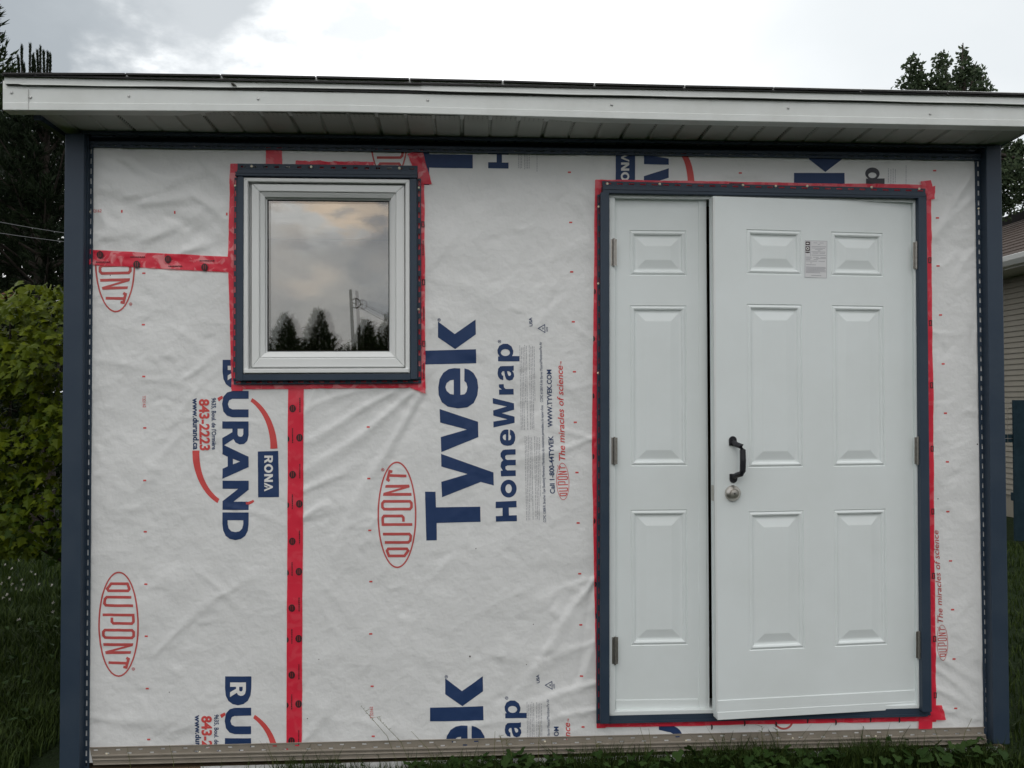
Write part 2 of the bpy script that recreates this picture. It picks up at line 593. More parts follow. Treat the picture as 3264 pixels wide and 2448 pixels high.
# folds seen in the photograph: (x0, y0, x1, y1, half width px, height mm)
FOLDS = [(310, 560, 500, 620, 18, 4), (430, 620, 640, 560, 14, 4), (320, 760, 460, 720, 16, 4), (480, 760, 640, 690, 14, 3), (640, 640, 725, 700, 12, 4), (560, 700, 700, 760, 16, -3), (300, 500, 380, 560, 14, 3),
         (398, 507, 547, 592, 16, 5), (472, 650, 610, 615, 10, 4), (300, 600, 470, 630, 22, 4), (330, 700, 380, 790, 14, 3),
         (600, 800, 700, 770, 14, 4), (420, 480, 560, 560, 14, -3), (650, 520, 730, 600, 12, 3),
         (1310, 1252, 985, 1510, 15, 8), (1240, 1255, 975, 1395, 12, 7), (1330, 1265, 1090, 1700, 17, 7), (1120, 1250, 985, 1300, 10, 5),
         (1345, 1280, 1200, 1560, 16, -4), (975, 1560, 1130, 1480, 15, 5), (975, 1650, 1090, 1600, 16, 5), (1000, 1245, 985, 1330, 8, 4),
         (1330, 1150, 1400, 1000, 14, 3), (1890, 1393, 1690, 1470, 11, 5), (1888, 1400, 1770, 1350, 9, 4), (1890, 1080, 1800, 1010, 9, 3),
         (1892, 1850, 1750, 2060, 14, 8), (1750, 2060, 1640, 2200, 18, 5), (1893, 1860, 1830, 2150, 10, -4), (1897, 2020, 1850, 2230, 12, 6),
         (1900, 2175, 1650, 2240, 13, 6), (1900, 2260, 1700, 2290, 12, 5), (1880, 2050, 1700, 2130, 13, 4), (1893, 1845, 1720, 1900, 10, 3),
         (1905, 590, 1850, 470, 8, 5), (1915, 580, 1960, 480, 8, 4), (1895, 640, 1800, 560, 9, 3), (1893, 740, 1830, 640, 12, 4),
         (2010, 500, 1930, 575, 8, 3), (2150, 560, 2090, 490, 8, 3), (2330, 560, 2480, 560, 18, 3), (2800, 590, 2700, 520, 9, 3),
         (3100, 555, 2968, 735, 11, 8), (3104, 620, 2990, 760, 14, 5), (3100, 800, 3030, 900, 12, 3), (2985, 1130, 2985, 1420, 14, 5),
         (2990, 2140, 3125, 2235, 11, 5), (2990, 2200, 3128, 2270, 12, 5), (2985, 2090, 3120, 2160, 10, 4), (3000, 2260, 3120, 2310, 9, 4),
         (2975, 1060, 3060, 1080, 8, 3), (560, 1050, 700, 1130, 14, 3), (600, 1200, 710, 1130, 12, 4), (470, 1210, 690, 1240, 12, 3), (300, 1150, 600, 1190, 20, 3),
         (620, 1250, 530, 1350, 12, 3), (560, 1400, 470, 1520, 16, 3), (640, 1440, 540, 1560, 14, 2), (500, 2080, 700, 1900, 12, 4), (700, 1900, 800, 1850, 9, 3),
         (640, 1830, 790, 1950, 10, 3), (740, 1620, 910, 1665, 9, 3), (310, 2290, 560, 2320, 18, 4), (560, 2330, 690, 2260, 14, 3),
         (970, 2360, 1060, 2260, 14, 4), (980, 1640, 1040, 1600, 10, 5), (1580, 2090, 1690, 2110, 18, 3), (1400, 900, 1560, 930, 20, 2),
         (1390, 830, 1480, 700, 22, 2.5), (1560, 620, 1500, 820, 24, 2), (1700, 800, 1640, 640, 22, 2), (1480, 2320, 1700, 2300, 14, 3),
         (1150, 2300, 1350, 2350, 18, 3), (1060, 1900, 1180, 2050, 24, 2.5), (1300, 2000, 1200, 2200, 26, 2), (2250, 2340, 2700, 2320, 10, 3)]
for x0, y0, x1, y1, wd, amp in FOLDS:
    if x0 < 740 and y0 < 820:
        amp, wd = amp * 2.3, wd * 1.5
    a, c = P(x0, y0)[[0, 2]], P(x1, y1)[[0, 2]]
    s_ = wd * 0.92e-3
    d = c - a
    LL = np.linalg.norm(d)
    d = d / LL
    u = (WX - a[0]) * d[0] + (WZ - a[1]) * d[1]
    tt = np.clip(u / LL, 0, 1)
    v = -(WX - a[0]) * d[1] + (WZ - a[1]) * d[0] + 0.02 * np.sin(u * 9 + x0) * tt
    end = np.exp(-(np.clip(np.abs(u - LL / 2) - LL / 2, 0, None) / (2.2 * s_)) ** 2)
    wid = s_ * (0.55 + 0.9 * tt)
    HW += amp * 1e-3 * np.where(v > 0, np.exp(-(v / (1.7 * wid)) ** 2), np.exp(-(v / wid) ** 2)) * end * (1 - 0.45 * tt)
cr = random.Random(12)
for k in range(330):                                 # fine sharp crinkles
    if k < 110:
        x0, y0 = cr.uniform(290, 740), cr.uniform(480, 2380)
    elif k < 250:
        x0, y0 = cr.uniform(980, 1890), cr.uniform(560, 2380)
    elif k < 295:
        x0, y0 = cr.uniform(1600, 1890), cr.uniform(600, 2380)
    else:
        x0, y0 = cr.uniform(2985, 3120), cr.uniform(520, 2300)
    an, ln, wd = cr.uniform(0, math.pi), cr.uniform(30, 130), cr.uniform(4.5, 8)
    amp = cr.choice((-1, 1)) * cr.uniform(1.0, 2.8)
    a, c = P(x0, y0)[[0, 2]], P(x0 + math.cos(an) * ln, y0 + math.sin(an) * ln)[[0, 2]]
    i0, i1 = [int(np.clip((q - xs[0]) / GS, 0, len(xs) - 1)) for q in (min(a[0], c[0]) - 0.06, max(a[0], c[0]) + 0.06)]
    j0, j1 = [int(np.clip((q - zs[0]) / GS, 0, len(zs) - 1)) for q in (min(a[1], c[1]) - 0.06, max(a[1], c[1]) + 0.06)]
    sx_, sz_ = WX[j0:j1, i0:i1], WZ[j0:j1, i0:i1]
    d = c - a
    LL = np.linalg.norm(d)
    d = d / LL
    u = (sx_ - a[0]) * d[0] + (sz_ - a[1]) * d[1]
    v = -(sx_ - a[0]) * d[1] + (sz_ - a[1]) * d[0] + 0.006 * np.sin(u * 60 + k)
    s_ = wd * 1.23e-3
    wv_ = np.where(v > 0, np.exp(-(v / (s_ * 2.6)) ** 2), np.exp(-(v / s_) ** 2))
    HW[j0:j1, i0:i1] += amp * 1e-3 * wv_ * np.clip(np.sin(np.clip(u / LL, 0, 1) * math.pi), 0, 1)
HW = np.clip(HW, -0.006, 0.0088)


def rim(d, w0, w1):
    return np.clip((d - w0) / (w1 - w0), 0, 1)


xl_line = P(270, 1400)[0]
rim_m = np.minimum.reduce([rim(WX - P(290, 1400)[0], 0.0, 0.05), rim(P(3118, 1400)[0] - WX, 0.0, 0.05),
                           rim(WZ - (P(1700, 2352)[2] + 0.0 * WX), 0.0, 0.07), rim(P(1700, 492)[2] - WZ, 0.0, 0.04)])
HW = np.minimum(HW, 0.0016 + 0.0075 * rim_m)


def wrap_h(x, z):
    fx = np.clip((np.asarray(x) - xs[0]) / GS, 0, len(xs) - 1.001)
    fz = np.clip((np.asarray(z) - zs[0]) / GS, 0, len(zs) - 1.001)
    i, j = fx.astype(int), fz.astype(int)
    fx, fz = fx - i, fz - j
    return (HW[j, i] * (1 - fx) + HW[j, i + 1] * fx) * (1 - fz) + (HW[j + 1, i] * (1 - fx) + HW[j + 1, i + 1] * fx) * fz


WINO = (P(792, 880)[0], P(1290, 880)[0], P(1045, 1178)[2], P(1045, 580)[2])      # openings
DORO = (P(1946, 1450)[0], P(2926, 1450)[0], P(2430, 2268)[2], P(2430, 634)[2])
nxw = len(xs)
idx = np.arange(len(xs) * len(zs)).reshape(len(zs), len(xs))
cxm, czm = np.meshgrid((xs[:-1] + xs[1:]) / 2, (zs[:-1] + zs[1:]) / 2)
keep = np.ones_like(cxm, bool)
for o_ in (WINO, DORO):
    keep &= ~((cxm > o_[0]) & (cxm < o_[1]) & (czm > o_[2]) & (czm < o_[3]))
fq = np.stack([idx[:-1, :-1], idx[:-1, 1:], idx[1:, 1:], idx[1:, :-1]], -1)[keep]
wv = np.stack([WX, -HW, WZ], -1).reshape(-1, 3)
wrap = obj('house_wrap', wv, fq, M_WRAP, shed, smooth=True)

# --- printing on the wrap: flat ink shapes that follow the sheet


def ell(cx, cy, rx, ry, a0=0.0, a1=360.0, n=40):
    return [(cx + rx * math.cos(R(lerp(a0, a1, i / n))), cy + ry * math.sin(R(lerp(a0, a1, i / n)))) for i in range(n + (0 if a1 - a0 == 360 else 1))]


def tess(loops):
    V = [[Vector((x, y, 0)) for x, y in lp] for lp in loops]
    tris = tessellate_polygon(V)
    flat = [(p.x, p.y) for lp in V for p in lp]
    return flat, [tuple(t_) for t_ in tris]


def stroke(pts, wd, closed=False):
    """outline(s) of a poly-line of width wd"""
    pts = [np.array(p, float) for p in pts]
    n_ = len(pts)
    Lf, Rt = [], []
    for i in range(n_):
        a = pts[i - 1] if (i > 0 or closed) else None
        c = pts[(i + 1) % n_] if (i < n_ - 1 or closed) else None
        d1 = (pts[i] - a) / np.linalg.norm(pts[i] - a) if a is not None else None
        d2 = (c - pts[i]) / np.linalg.norm(c - pts[i]) if c is not None else None
        if d1 is None:
            d1 = d2
        if d2 is None:
            d2 = d1
        n1, n2 = np.array([-d1[1], d1[0]]), np.array([-d2[1], d2[0]])
        mm = (n1 + n2) / 2
        mm = mm / max(np.dot(mm, mm), 0.3)
        Lf.append(tuple(pts[i] + mm * wd / 2))
        Rt.append(tuple(pts[i] - mm * wd / 2))
    return [Lf, Rt] if closed else [Lf + Rt[::-1]]


CLIPZ = (P(1700, 2394)[2], P(1700, 478)[2])


class Ink:
    """collects ink shapes in photo pixels and lays them on the sheet"""

    def __init__(s):
        s.v, s.f, s.runs = [], [], []

    def px(s, flat, tris):
        o_ = len(s.v)
        s.v += list(flat)
        s.f += [tuple(i + o_ for i in t_) for t_ in tris]
        return s

    def poly(s, loops, fn=lambda x, y: (x, y)):
        fl, tr_ = tess([[fn(x, y) for x, y in lp] for lp in loops])
        s.runs.append((len(s.v), len(s.v) + len(fl)))
        return s.px(fl, tr_)

    def split(s, name, material, **kw):
        """every shape becomes an object of its own"""
        for a, c in s.runs:
            k = Ink()
            k.px(s.v[a:c], [tuple(i - a for i in f) for f in s.f if a <= f[0] < c])
            k.build(name, material, **kw)

    def build(s, name, material, parent=None, lift=0.0009, cut=None, clip=True, label=None, plane=None, kind=None, top=None):
        bm = bmesh.new()
        vv = []
        for x, y in s.v:
            p = P(x, y) if plane is None else plane(x, y)
            vv.append(bm.verts.new(p))
        for f in s.f:
            try:
                bm.faces.new([vv[i] for i in f])
            except ValueError:
                pass
        if plane is None:
            if clip:
                for zc, no in ((CLIPZ[0], (0, 0, -1)), (top or CLIPZ[1], (0, 0, 1))):
                    bmesh.ops.bisect_plane(bm, geom=bm.verts[:] + bm.edges[:] + bm.faces[:], plane_co=(0, 0, zc), plane_no=no, clear_outer=True)
            if not bm.verts:
                bm.free()
                return None
            co = np.array([v.co for v in bm.verts])
            for ax in (0, 2):
                lo, hi = co[:, ax].min(), co[:, ax].max()
                no = [0, 0, 0]
                no[ax] = 1
                org_, st = (xs[0] if ax == 0 else zs[0]), (cut or GS)
                for c in np.arange(org_ + math.ceil((lo - org_) / st) * st, hi, st):
                    pc = [0, 0, 0]
                    pc[ax] = c
                    bmesh.ops.bisect_plane(bm, geom=bm.verts[:] + bm.edges[:] + bm.faces[:], plane_co=pc, plane_no=no)
            for v in bm.verts:
                v.co.y = -(float(wrap_h(v.co.x, v.co.z)) + lift)
        bm.normal_update()
        for f in bm.faces:
            if f.normal.y > 0:
                f.normal_flip()
        bm.verts.index_update()
        V = [tuple(v.co) for v in bm.verts]
        Fc = [[v.index for v in f.verts] for f in bm.faces]
        bm.free()
        return obj(name, V, Fc, material, parent or wrap, smooth=plane is None, label=label, kind=kind)


TEXT_JOBS = []


def text(body, p0, p1, h, material, name='printed_lettering', bold=0.0, shear=0.0, space=1.0, parent=None, lift=0.0013, plane=None, cut=0.017):
    """lettering from baseline point p0 to p1 (photo pixels), tallest letter h pixels"""
    c = bpy.data.curves.new('lettering', 'FONT')
    c.body = body
    c.offset = bold
    c.shear = shear
    c.space_character = space
    c.resolution_u = 3
    o_ = bpy.data.objects.new('lettering', c)
    COL.objects.link(o_)
    TEXT_JOBS.append((o_, p0, p1, h, material, name, parent, lift, plane, cut))


def frame(p0, p1, h):
    d = np.array(p1, float) - np.array(p0, float)
    LL = np.linalg.norm(d)
    d /= LL
    up = np.array([d[1], -d[0]])

    def fn(u, v):
        q = np.array(p0) + d * LL * u + up * h * v
        return float(q[0]), float(q[1])
    return fn


def run_text():
    bpy.context.view_layer.update()
    dg = bpy.context.evaluated_depsgraph_get()
    for o_, p0, p1, h, material, name, parent, lift, plane, cut in TEXT_JOBS:
        me = o_.evaluated_get(dg).to_mesh()
        co = np.array([v.co[:2] for v in me.vertices])
        fc = [tuple(p.vertices) for p in me.polygons]
        o_.evaluated_get(dg).to_mesh_clear()
        x0, x1, top = co[:, 0].min(), co[:, 0].max(), co[:, 1].max()
        fn = frame(p0, p1, h)
        ink = Ink()
        ink.px([fn((x - x0) / (x1 - x0), y / top) for x, y in co], fc)
        ink.build(name, material, parent, lift, cut=cut, plane=plane, kind='stuff')
    for j in TEXT_JOBS:
        cu = j[0].data
        bpy.data.objects.remove(j[0])
        bpy.data.curves.remove(cu)


def zA(x, y):      # enlarged crop used to measure the large lettering
    return 1300 + x / 2.1545, 980 + y / 2.1545


def zB(x, y):
    return 1000 + x / 2.023, 800 + y / 2.023


GE = ([(945, 757), (905, 755), (870, 762), (836, 785), (812, 825), (803, 880), (806, 930), (826, 975), (865, 1004), (930, 1015), (990, 1008), (1032, 980), (1055, 930),
       (1061, 880), (1054, 828), (1030, 786), (1000, 765), (972, 757), (971, 838), (984, 850), (991, 878), (985, 908), (972, 924), (946, 928)],
      [(903, 830), (903, 926), (880, 922), (858, 903), (849, 878), (857, 852), (880, 834)])


def glyph_e(fn):
    return [[fn((x - 803) / 258.0, (y - 755) / 260.0) for x, y in lp] for lp in GE]


def in_box(x0, x1, y0, y1):
    return lambda a, c: (lerp(x0, x1, a), lerp(y0, y1, c))


GA_ = ([(.98, 0), (.66, 0), (.64, .10), (.5, 0), (.3, -.03), (.08, .08), (.02, .28), (.1, .46), (.3, .55), (.62, .60), (.62, .70), (.5, .78), (.36, .74), (.33, .66), (.05, .66),
        (.12, .87), (.3, .99), (.5, 1.02), (.78, .98), (.93, .85), (.95, .7), (.95, .15)],
       [(.62, .42), (.45, .38), (.34, .33), (.32, .25), (.4, .17), (.52, .18), (.62, .3)])
GP_ = ([(0, -.42), (.3, -.42), (.3, .06), (.42, 0), (.6, -.02), (.85, .1), (1, .35), (1, .65), (.88, .9), (.65, 1.02), (.45, 1), (.28, .88), (.28, .98), (0, .98)],
       [(.5 + .2 * math.cos(a / 16 * 2 * math.pi), .5 + .3 * math.sin(a / 16 * 2 * math.pi)) for a in range(16)])


def big_word(dx, dy, letters, material=None):
    mt = material or M_NAVYINK

    def sh(f):
        return lambda x, y: (f(x, y)[0] + dx, f(x, y)[1] + dy)
    a, c = sh(zA), sh(zB)
    ink = Ink()
    if 'T' in letters:
        ink.poly([[(118, 1265), (190, 1265), (193, 1372), (497, 1368), (499, 1472), (198, 1480), (199, 1598), (127, 1600)]], a)
    if 'y' in letters:
        ink.poly([[(228, 1005), (588, 1133), (590, 1222), (500, 1198), (235, 1303), (230, 1197), (410, 1143), (230, 1092)]], a)
    if 'v' in letters:
        ink.poly([[(218, 697), (482, 785), (484, 890), (230, 993), (226, 890), (405, 838), (222, 790)]], a)
    if 'e' in letters:
        ink.poly([list(lp) for lp in GE], c)
    if 'k' in letters:
        ink.poly([[(103, 297), (468, 287), (470, 383), (103, 392)]], a)
        ink.poly([[(207, 97), (207, 205), (325, 286), (467, 185), (465, 83), (322, 183)]], a)
    ink.split('printed_letter', mt)
    ink = Ink()
    if 'H' in letters:
        ink.poly([[(603, 1334), (746, 1328), (747, 1372), (693, 1374), (694, 1428), (748, 1426), (749, 1467), (605, 1471), (604, 1433), (651, 1431), (650, 1376), (603, 1378)]], a)
        ink.poly([ell(692, 1244, 55, 61), ell(692, 1244, 22, 31)], a)
        ink.poly([[(741, 1157), (640, 1160), (638, 1122), (652, 1120), (637, 1095), (640, 1065), (655, 1048), (637, 1025), (637, 1000), (652, 980), (668, 976), (739, 973), (740, 1010),
                   (680, 1012), (668, 1020), (670, 1040), (682, 1047), (741, 1046), (741, 1083), (684, 1085), (670, 1093), (671, 1110), (683, 1119), (741, 1118)]], a)
        ink.poly(glyph_e(in_box(632, 738, 838, 950)), a)
        ink.poly([[(588, 824), (733, 792), (733, 750), (645, 726), (730, 702), (729, 658), (583, 622), (584, 660), (680, 680), (586, 707), (587, 742), (685, 768), (587, 784)]], a)
        ink.poly([[(727, 598), (627, 599), (626, 564), (645, 563), (626, 548), (625, 528), (658, 526), (660, 548), (672, 560), (726, 559)]], a)
    if 'p' in letters:
        ink.poly([[(lerp(727, 618, y), lerp(505, 397, x)) for x, y in lp] for lp in GA_], a)
        ink.poly([[(lerp(722, 617, y), lerp(370, 250, x)) for x, y in lp] for lp in GP_], a)
    if ink.v:
        ink.split('printed_letter', mt)
    for (ux, uy) in (((215, 86), (629, 234)) if 'p' in letters else ((215, 86),)):
        ink = Ink()
        ink.poly([ell(ux, uy, 11, 11, n=16), ell(ux, uy, 8, 8, n=16)], a)
        ink.poly([[(ux - 5, uy - 3), (ux + 5, uy - 4), (ux + 5, uy - 1), (ux - 1, uy + 1), (ux + 5, uy + 3), (ux - 5, uy + 3)]], a)
        ink.build('trademark_sign', mt, kind='stuff')


big_word(0, 0, 'TyvekHp')
big_word(23, 1137, 'ekp')


def fine_print(dx, dy, full=True):
    rr = random.Random(3)
    ink = Ink()
    for ya, yb in ((1098, 1370), (1388, 1658)):
        for k in range(9):
            x = 1664 + k * 5.2 + (4 if k > 4 else 0)
            tilt = (1250 - ya) * 0.022
            y = ya + rr.uniform(0, 10)
            while y < yb - (rr.uniform(0, 120) if k in (3, 8) else 0):
                ln = rr.uniform(3, 13)
                xx = x - tilt * 0.9 - (1380 - y) * 0.018 + (6 if ya > 1380 else 0)
                ink.poly([[(xx + dx, y + dy), (xx + 1.5 + dx, y + dy), (xx + 1.5 + dx, min(y + ln, yb) + dy), (xx + dx, min(y + ln, yb) + dy)]])
                y += ln + rr.uniform(1.2, 3)
    ink.build('fine_print', M_GREYINK, cut=0.034, kind='stuff')
    text('CCMC 12808-R. Breather Type Sheathing Membrane/ Membranes de revetement permeables a la vapeur d\'eau    CCMC #12857-R Air Barrier Material/Membrane Par Air',
         (1740 + dx, 1664 + dy), (1726.5 + dx, 1090 + dy), 8.5, M_NAVYINK, bold=0.0, cut=0.05)
    text('USA', (1697 + dx, 1040 + dy), (1695 + dx, 1012 + dy), 9.5, M_NAVYINK, bold=0.02)
    ink = Ink()
    tri = [(1715, 1047), (1736, 1035), (1737, 1060)]
    ink.poly(stroke([(x + dx, y + dy) for x, y in tri], 2.6, True))
    ink.poly([[(1729 + dx, 1044 + dy), (1732 + dx, 1044 + dy), (1732 + dx, 1050 + dy), (1729 + dx, 1050 + dy)]])
    ink.build('recycling_mark', M_NAVYINK, kind='stuff')
    text('HDPE', (1746 + dx, 1057 + dy), (1745.5 + dx, 1042 + dy), 5, M_NAVYINK, bold=0.01)
    text('WWW.TYVEK.COM', (1761 + dx, 1361 + dy), (1757 + dx, 1178 + dy), 15, M_NAVYINK, bold=0.022)
    text('Call 1-800-44TYVEK', (1768.5 + dx, 1573 + dy), (1763 + dx, 1389 + dy), 15.5, M_NAVYINK, bold=0.02)
    text('The miracles of science', (1801.5 + dx, 1468 + dy), (1793 + dx, 1165 + dy), 20, M_REDINK, bold=0.012, shear=0.22)
    text('TM', (1790 + dx, 1162 + dy), (1789.5 + dx, 1152 + dy), 4.5, M_REDINK, bold=0.01)


fine_print(0, 0)
fine_print(23, 1137)


def oval_logo(pc, ax_u, half_l, half_w, material, reg=True, top=None):
    """oval badge with six condensed capitals; pc centre px, ax_u reading direction px"""
    d = np.array(ax_u, float)
    d /= np.linalg.norm(d)
    up = np.array([d[1], -d[0]])
    sx, sy = half_l / 330.0, half_w / 127.0

    def fn(u, v):
        q = np.array(pc) + d * (u - 330) * sx + up * v * sy
        return float(q[0]), float(q[1])
    ink = Ink()
    ink.poly([ell(330, 0, 330, 127, n=64), ell(330, 0, 320, 117, n=64)], fn)
    S = 17
    for pts, cl in (([(76, -48), (76, 54), (108, 66), (120, 58), (120, -64), (108, -72)], True),
                    ([(160, 80), (160, -74), (172, -86), (200, -90), (212, -80), (212, 92)], False),
                    ([(271, -100), (271, 92), (312, 94), (324, 84), (324, -32), (314, -42), (288, -42)], False),
                    ([(366, -84), (366, 84), (378, 95), (402, 95), (414, 84), (414, -84), (402, -95), (378, -95)], True),
                    ([(540, 48), (548, 62), (600, 48), (596, 30)], False),
                    ([(570, -62), (574, 47)], False)):
        ink.poly(stroke(pts, S, cl), fn)
    ink.poly([[(448, -96), (466, -94), (466, 40), (500, -84), (517, -80), (515, 74), (498, 78), (498, -30), (466, 88), (448, 92)]], fn)
    if reg:
        ink.poly([ell(610, 92, 10, 10, n=14), ell(610, 92, 7, 7, n=14)], fn)
        ink.poly([[(607, 88), (613, 88), (613, 96), (607, 96)]], fn)
    if half_l > 100:
        return ink.split('printed_letter', material, top=top)
    return ink.build('printed_logo', material, kind='stuff')


oval_logo((378, 1990), (-0.004, 1), 168, 65, M_DULLRED)
oval_logo((367, 828), (0.02, 1), 168, 65, M_DULLRED, top=P(367, 838)[2])
oval_logo((1265.5, 1641), (-0.003, -1), 170, 62, M_DULLRED)
oval_logo((1794, 1534.5), (-0.03, -1), 59, 20.5, M_REDINK)
oval_logo((3003, 2048), (-0.02, -1), 57, 17.5, M_DULLRED)
oval_logo((1240, 420), (-0.003, -1), 160, 62, M_DULLRED, reg=False)
text('The miracles of science', (3005, 1985), (2991, 1690), 17, M_DULLRED, bold=0.008, shear=0.22)

# --- dealer mark: heavy capitals, red arcs, small box, address
GD = [[(0, 0), (0, 1), (.42, 1), (.66, .97), (.85, .87), (.96, .71), (1, .5), (.96, .29), (.85, .13), (.66, .03), (.42, 0)]]
GDh = [(.28, .2), (.42, .2), (.58, .24), (.68, .34), (.71, .5), (.68, .66), (.58, .76), (.42, .8), (.28, .8)]
GU = [[(0, 1), (.3, 1), (.3, .38), (.36, .26), (.5, .21), (.64, .26), (.7, .38), (.7, 1), (1, 1), (1, .38), (.94, .18), (.78, .04), (.5, -.01), (.22, .04), (.06, .18), (0, .38)]]
GR = [[(0, 0), (0, 1), (.56, 1), (.8, .95), (.92, .83), (.94, .66), (.86, .5), (.72, .43), (1.02, 0), (.68, 0), (.44, .38), (.3, .38), (.3, 0)],
      [(.3, .58), (.3, .8), (.52, .8), (.61, .76), (.63, .69), (.6, .61), (.52, .58)]]
GAA = [[(0, 0), (.36, 1), (.66, 1), (1.0, 0), (.71, 0), (.64, .2), (.36, .2), (.29, 0)], [(.42, .4), (.58, .4), (.5, .68)]]
GN = [[(0, 0), (0, 1), (.31, 1), (.72, .42), (.72, 1), (1, 1), (1, 0), (.7, 0), (.28, .6), (.28, 0)]]
GO = [ell(.5, .5, .5, .52, n=28), ell(.5, .5, .24, .3, n=28)]


def dealer(dx, dy, skip_small=False):
    xb, xt = 709.5 + dx, 793 + dx
    H_ = xt - xb

    def put(ink, g, y0, y1, base=xb, hh=H_):
        fn = frame((base, y0 + dy), (base, y1 + dy), hh)
        ink.poly(g, fn)
    ink = Ink()
    put(ink, GD, 1147, 1238)
    put(ink, GU, 1246, 1330)
    put(ink, GR, 1343, 1421)
    put(ink, GAA, 1416, 1526)
    put(ink, GN, 1532, 1625)
    put(ink, [GD[0], GDh], 1633, 1721)
    ink.split('printed_letter', M_NAVYINK)
    ink = Ink()                                        # white R inside the first letter
    put(ink, GR, 1166, 1211, 726 + dx, 50)
    ink.build('printed_lettering', M_WHITEINK, lift=0.0016)
    ink = Ink()

    def band(a0, a1, w0, w1, n_=22, ax=123, bx=178):
        o_, i_ = [], []
        for k in range(n_ + 1):
            a_ = R(lerp(a0, a1, k / n_))
            wd = lerp(w0, w1, k / n_)
            o_.append((749 + dx + (ax + 13) * math.cos(a_), 1436 + dy + (bx + 5) * math.sin(a_)))
            i_.append((749 + dx + (ax + 13 - wd) * math.cos(a_), 1436 + dy + (bx + 5 - wd) * math.sin(a_)))
        ink.poly([o_ + i_[::-1]])
    band(-66, -2, 12, 23)
    band(180, 114, 23, 14)
    band(63, 74, 7, 11)
    band(-107, -114, 9, 12)
    ink.split('printed_arc', M_REDINK)
    ink = Ink()
    q = [(822, 1439), (887, 1437), (890, 1584), (823, 1585)]
    ink.poly([[(x + dx, y + dy) for x, y in q]])
    ink.build('printed_logo', M_NAVYINK)
    ink = Ink()
    put(ink, GR, 1452, 1476, 843 + dx, 27)
    put(ink, GO, 1479, 1507, 843 + dx, 27)
    put(ink, GN, 1511, 1536, 843 + dx, 27)
    put(ink, [[(0, 0), (.4, 1), (.6, 1), (1, 0), (.8, 0), (.5, .7), (.2, 0)]], 1538, 1566, 843 + dx, 27)
    put(ink, [[(.32, 0), (.5, .5), (.58, .3), (.44, 0)]], 1538, 1566, 843 + dx, 27)
    ink.split('printed_letter', M_WHITEINK, lift=0.0018)
    text('9635, Boul. de l\'Ormière', (675.5 + dx, 1268 + dy), (676 + dx, 1433 + dy), 14.5, M_NAVYINK, bold=0.02)
    text('843-2223', (636 + dx, 1272 + dy), (638 + dx, 1436 + dy), 32, M_REDINK, bold=0.035)
    text('www.durand.ca', (615 + dx, 1269 + dy), (616 + dx, 1433 + dy), 18, M_NAVYINK, bold=0.03)


dealer(0, 0)
dealer(8, 1009)

# strip over the window and the door, and scraps below
ink = Ink()
ink.poly([[(1367, 491), (1507, 493), (1507, 537), (1368, 534)]])
ink.poly([[(1339, 440), (1368, 440), (1368, 590), (1339, 588)]])
ink.poly([[(1556, 440), (1621, 440), (1621, 493), (1600, 493), (1600, 518), (1621, 518), (1621, 537), (1556, 536), (1556, 517), (1583, 517), (1583, 492), (1556, 491)]])
ink.poly([[(2052, 492), (2131, 506), (2131, 526), (2052, 524)]])
ink.poly([[(2131, 537), (2131, 567), (2100, 577), (2052, 582), (2052, 562)]])
ink.poly([[(2578, 440), (2690, 440), (2690, 503), (2631, 548), (2578, 508)]])
ink.poly([[(2531, 551), (2692, 551), (2693, 590), (2531, 588)]])
ink.split('printed_letter', M_NAVYINK)
ink = Ink()
ink.poly([[(1962, 440), (2024, 440), (2024, 590), (1962, 590)]])
ink.build('printed_logo', M_NAVYINK)
ink = Ink()
for g, y0, y1 in ((GO, 577, 549), (GN, 545, 519)):
    ink.poly(g, frame((2005, y0), (2005, y1), 26))
ink.poly([[(0, 0), (.4, 1), (.6, 1), (1, 0), (.8, 0), (.5, .7), (.2, 0)]], frame((2005, 517), (2005, 490), 26))
ink.split('printed_letter', M_WHITEINK, lift=0.0018)
ink = Ink()
arc_o = [(2150 + 63 * math.sin(R(a)), 590 - 125 * math.cos(R(a))) for a in range(10, 95, 6)]
arc_i = [(2150 + 42 * math.sin(R(a)), 590 - 108 * math.cos(R(a))) for a in range(10, 95, 6)]
ink.poly([arc_o + arc_i[::-1]])
ink.build('printed_logo', M_REDINK)
ink = Ink()
ink.poly([ell(2780, 554, 23, 20, n=28), ell(2780, 559, 13, 9, n=28)])
ink.poly([[(2759, 570), (2819, 569), (2819, 590), (2760, 590)]])
ink.build('printed_lettering', mat('dark_ink', (0.03, 0.03, 0.04), 0.5))
ink = Ink()
for x, ya, yb in ((1652, 492, 536), (1657, 492, 536), (1662, 492, 534), (1671, 492, 535), (1676, 492, 534), (1681, 492, 535), (1686, 492, 533), (1711, 470, 543),
                  (2830, 537, 582), (2838, 540, 582), (2845, 538, 583), (2852, 540, 582), (2886, 528, 588)):
    y = ya
    while y < yb:
        ln = random.uniform(3, 9)
        ink.poly([[(x, y), (x + 1.8, y), (x + 1.8, y + ln), (x, y + ln)]])
        y += ln + 1.6
ink.build('fine_print', M_GREYINK, cut=0.034, kind='stuff')
ink = Ink()
ink.poly([ell(2128, 2352, 48, 42, -90, 90, 20) + [(2116, 2394), (2100, 2394), (2100, 2380), (2128, 2376)] + ell(2128, 2352, 22, 20, 90, -90, 12) + [(2100, 2326), (2100, 2312)]])
ink.build('printed_lettering', M_NAVYINK)

# little red register marks in columns
ink = Ink()


def tick(x, y, wd=10, h=5):
    ink.poly([[(x - wd / 2, y - h / 2), (x + wd / 2, y - h / 2), (x + wd / 2, y + h / 2), (x - wd / 2, y + h / 2)]])


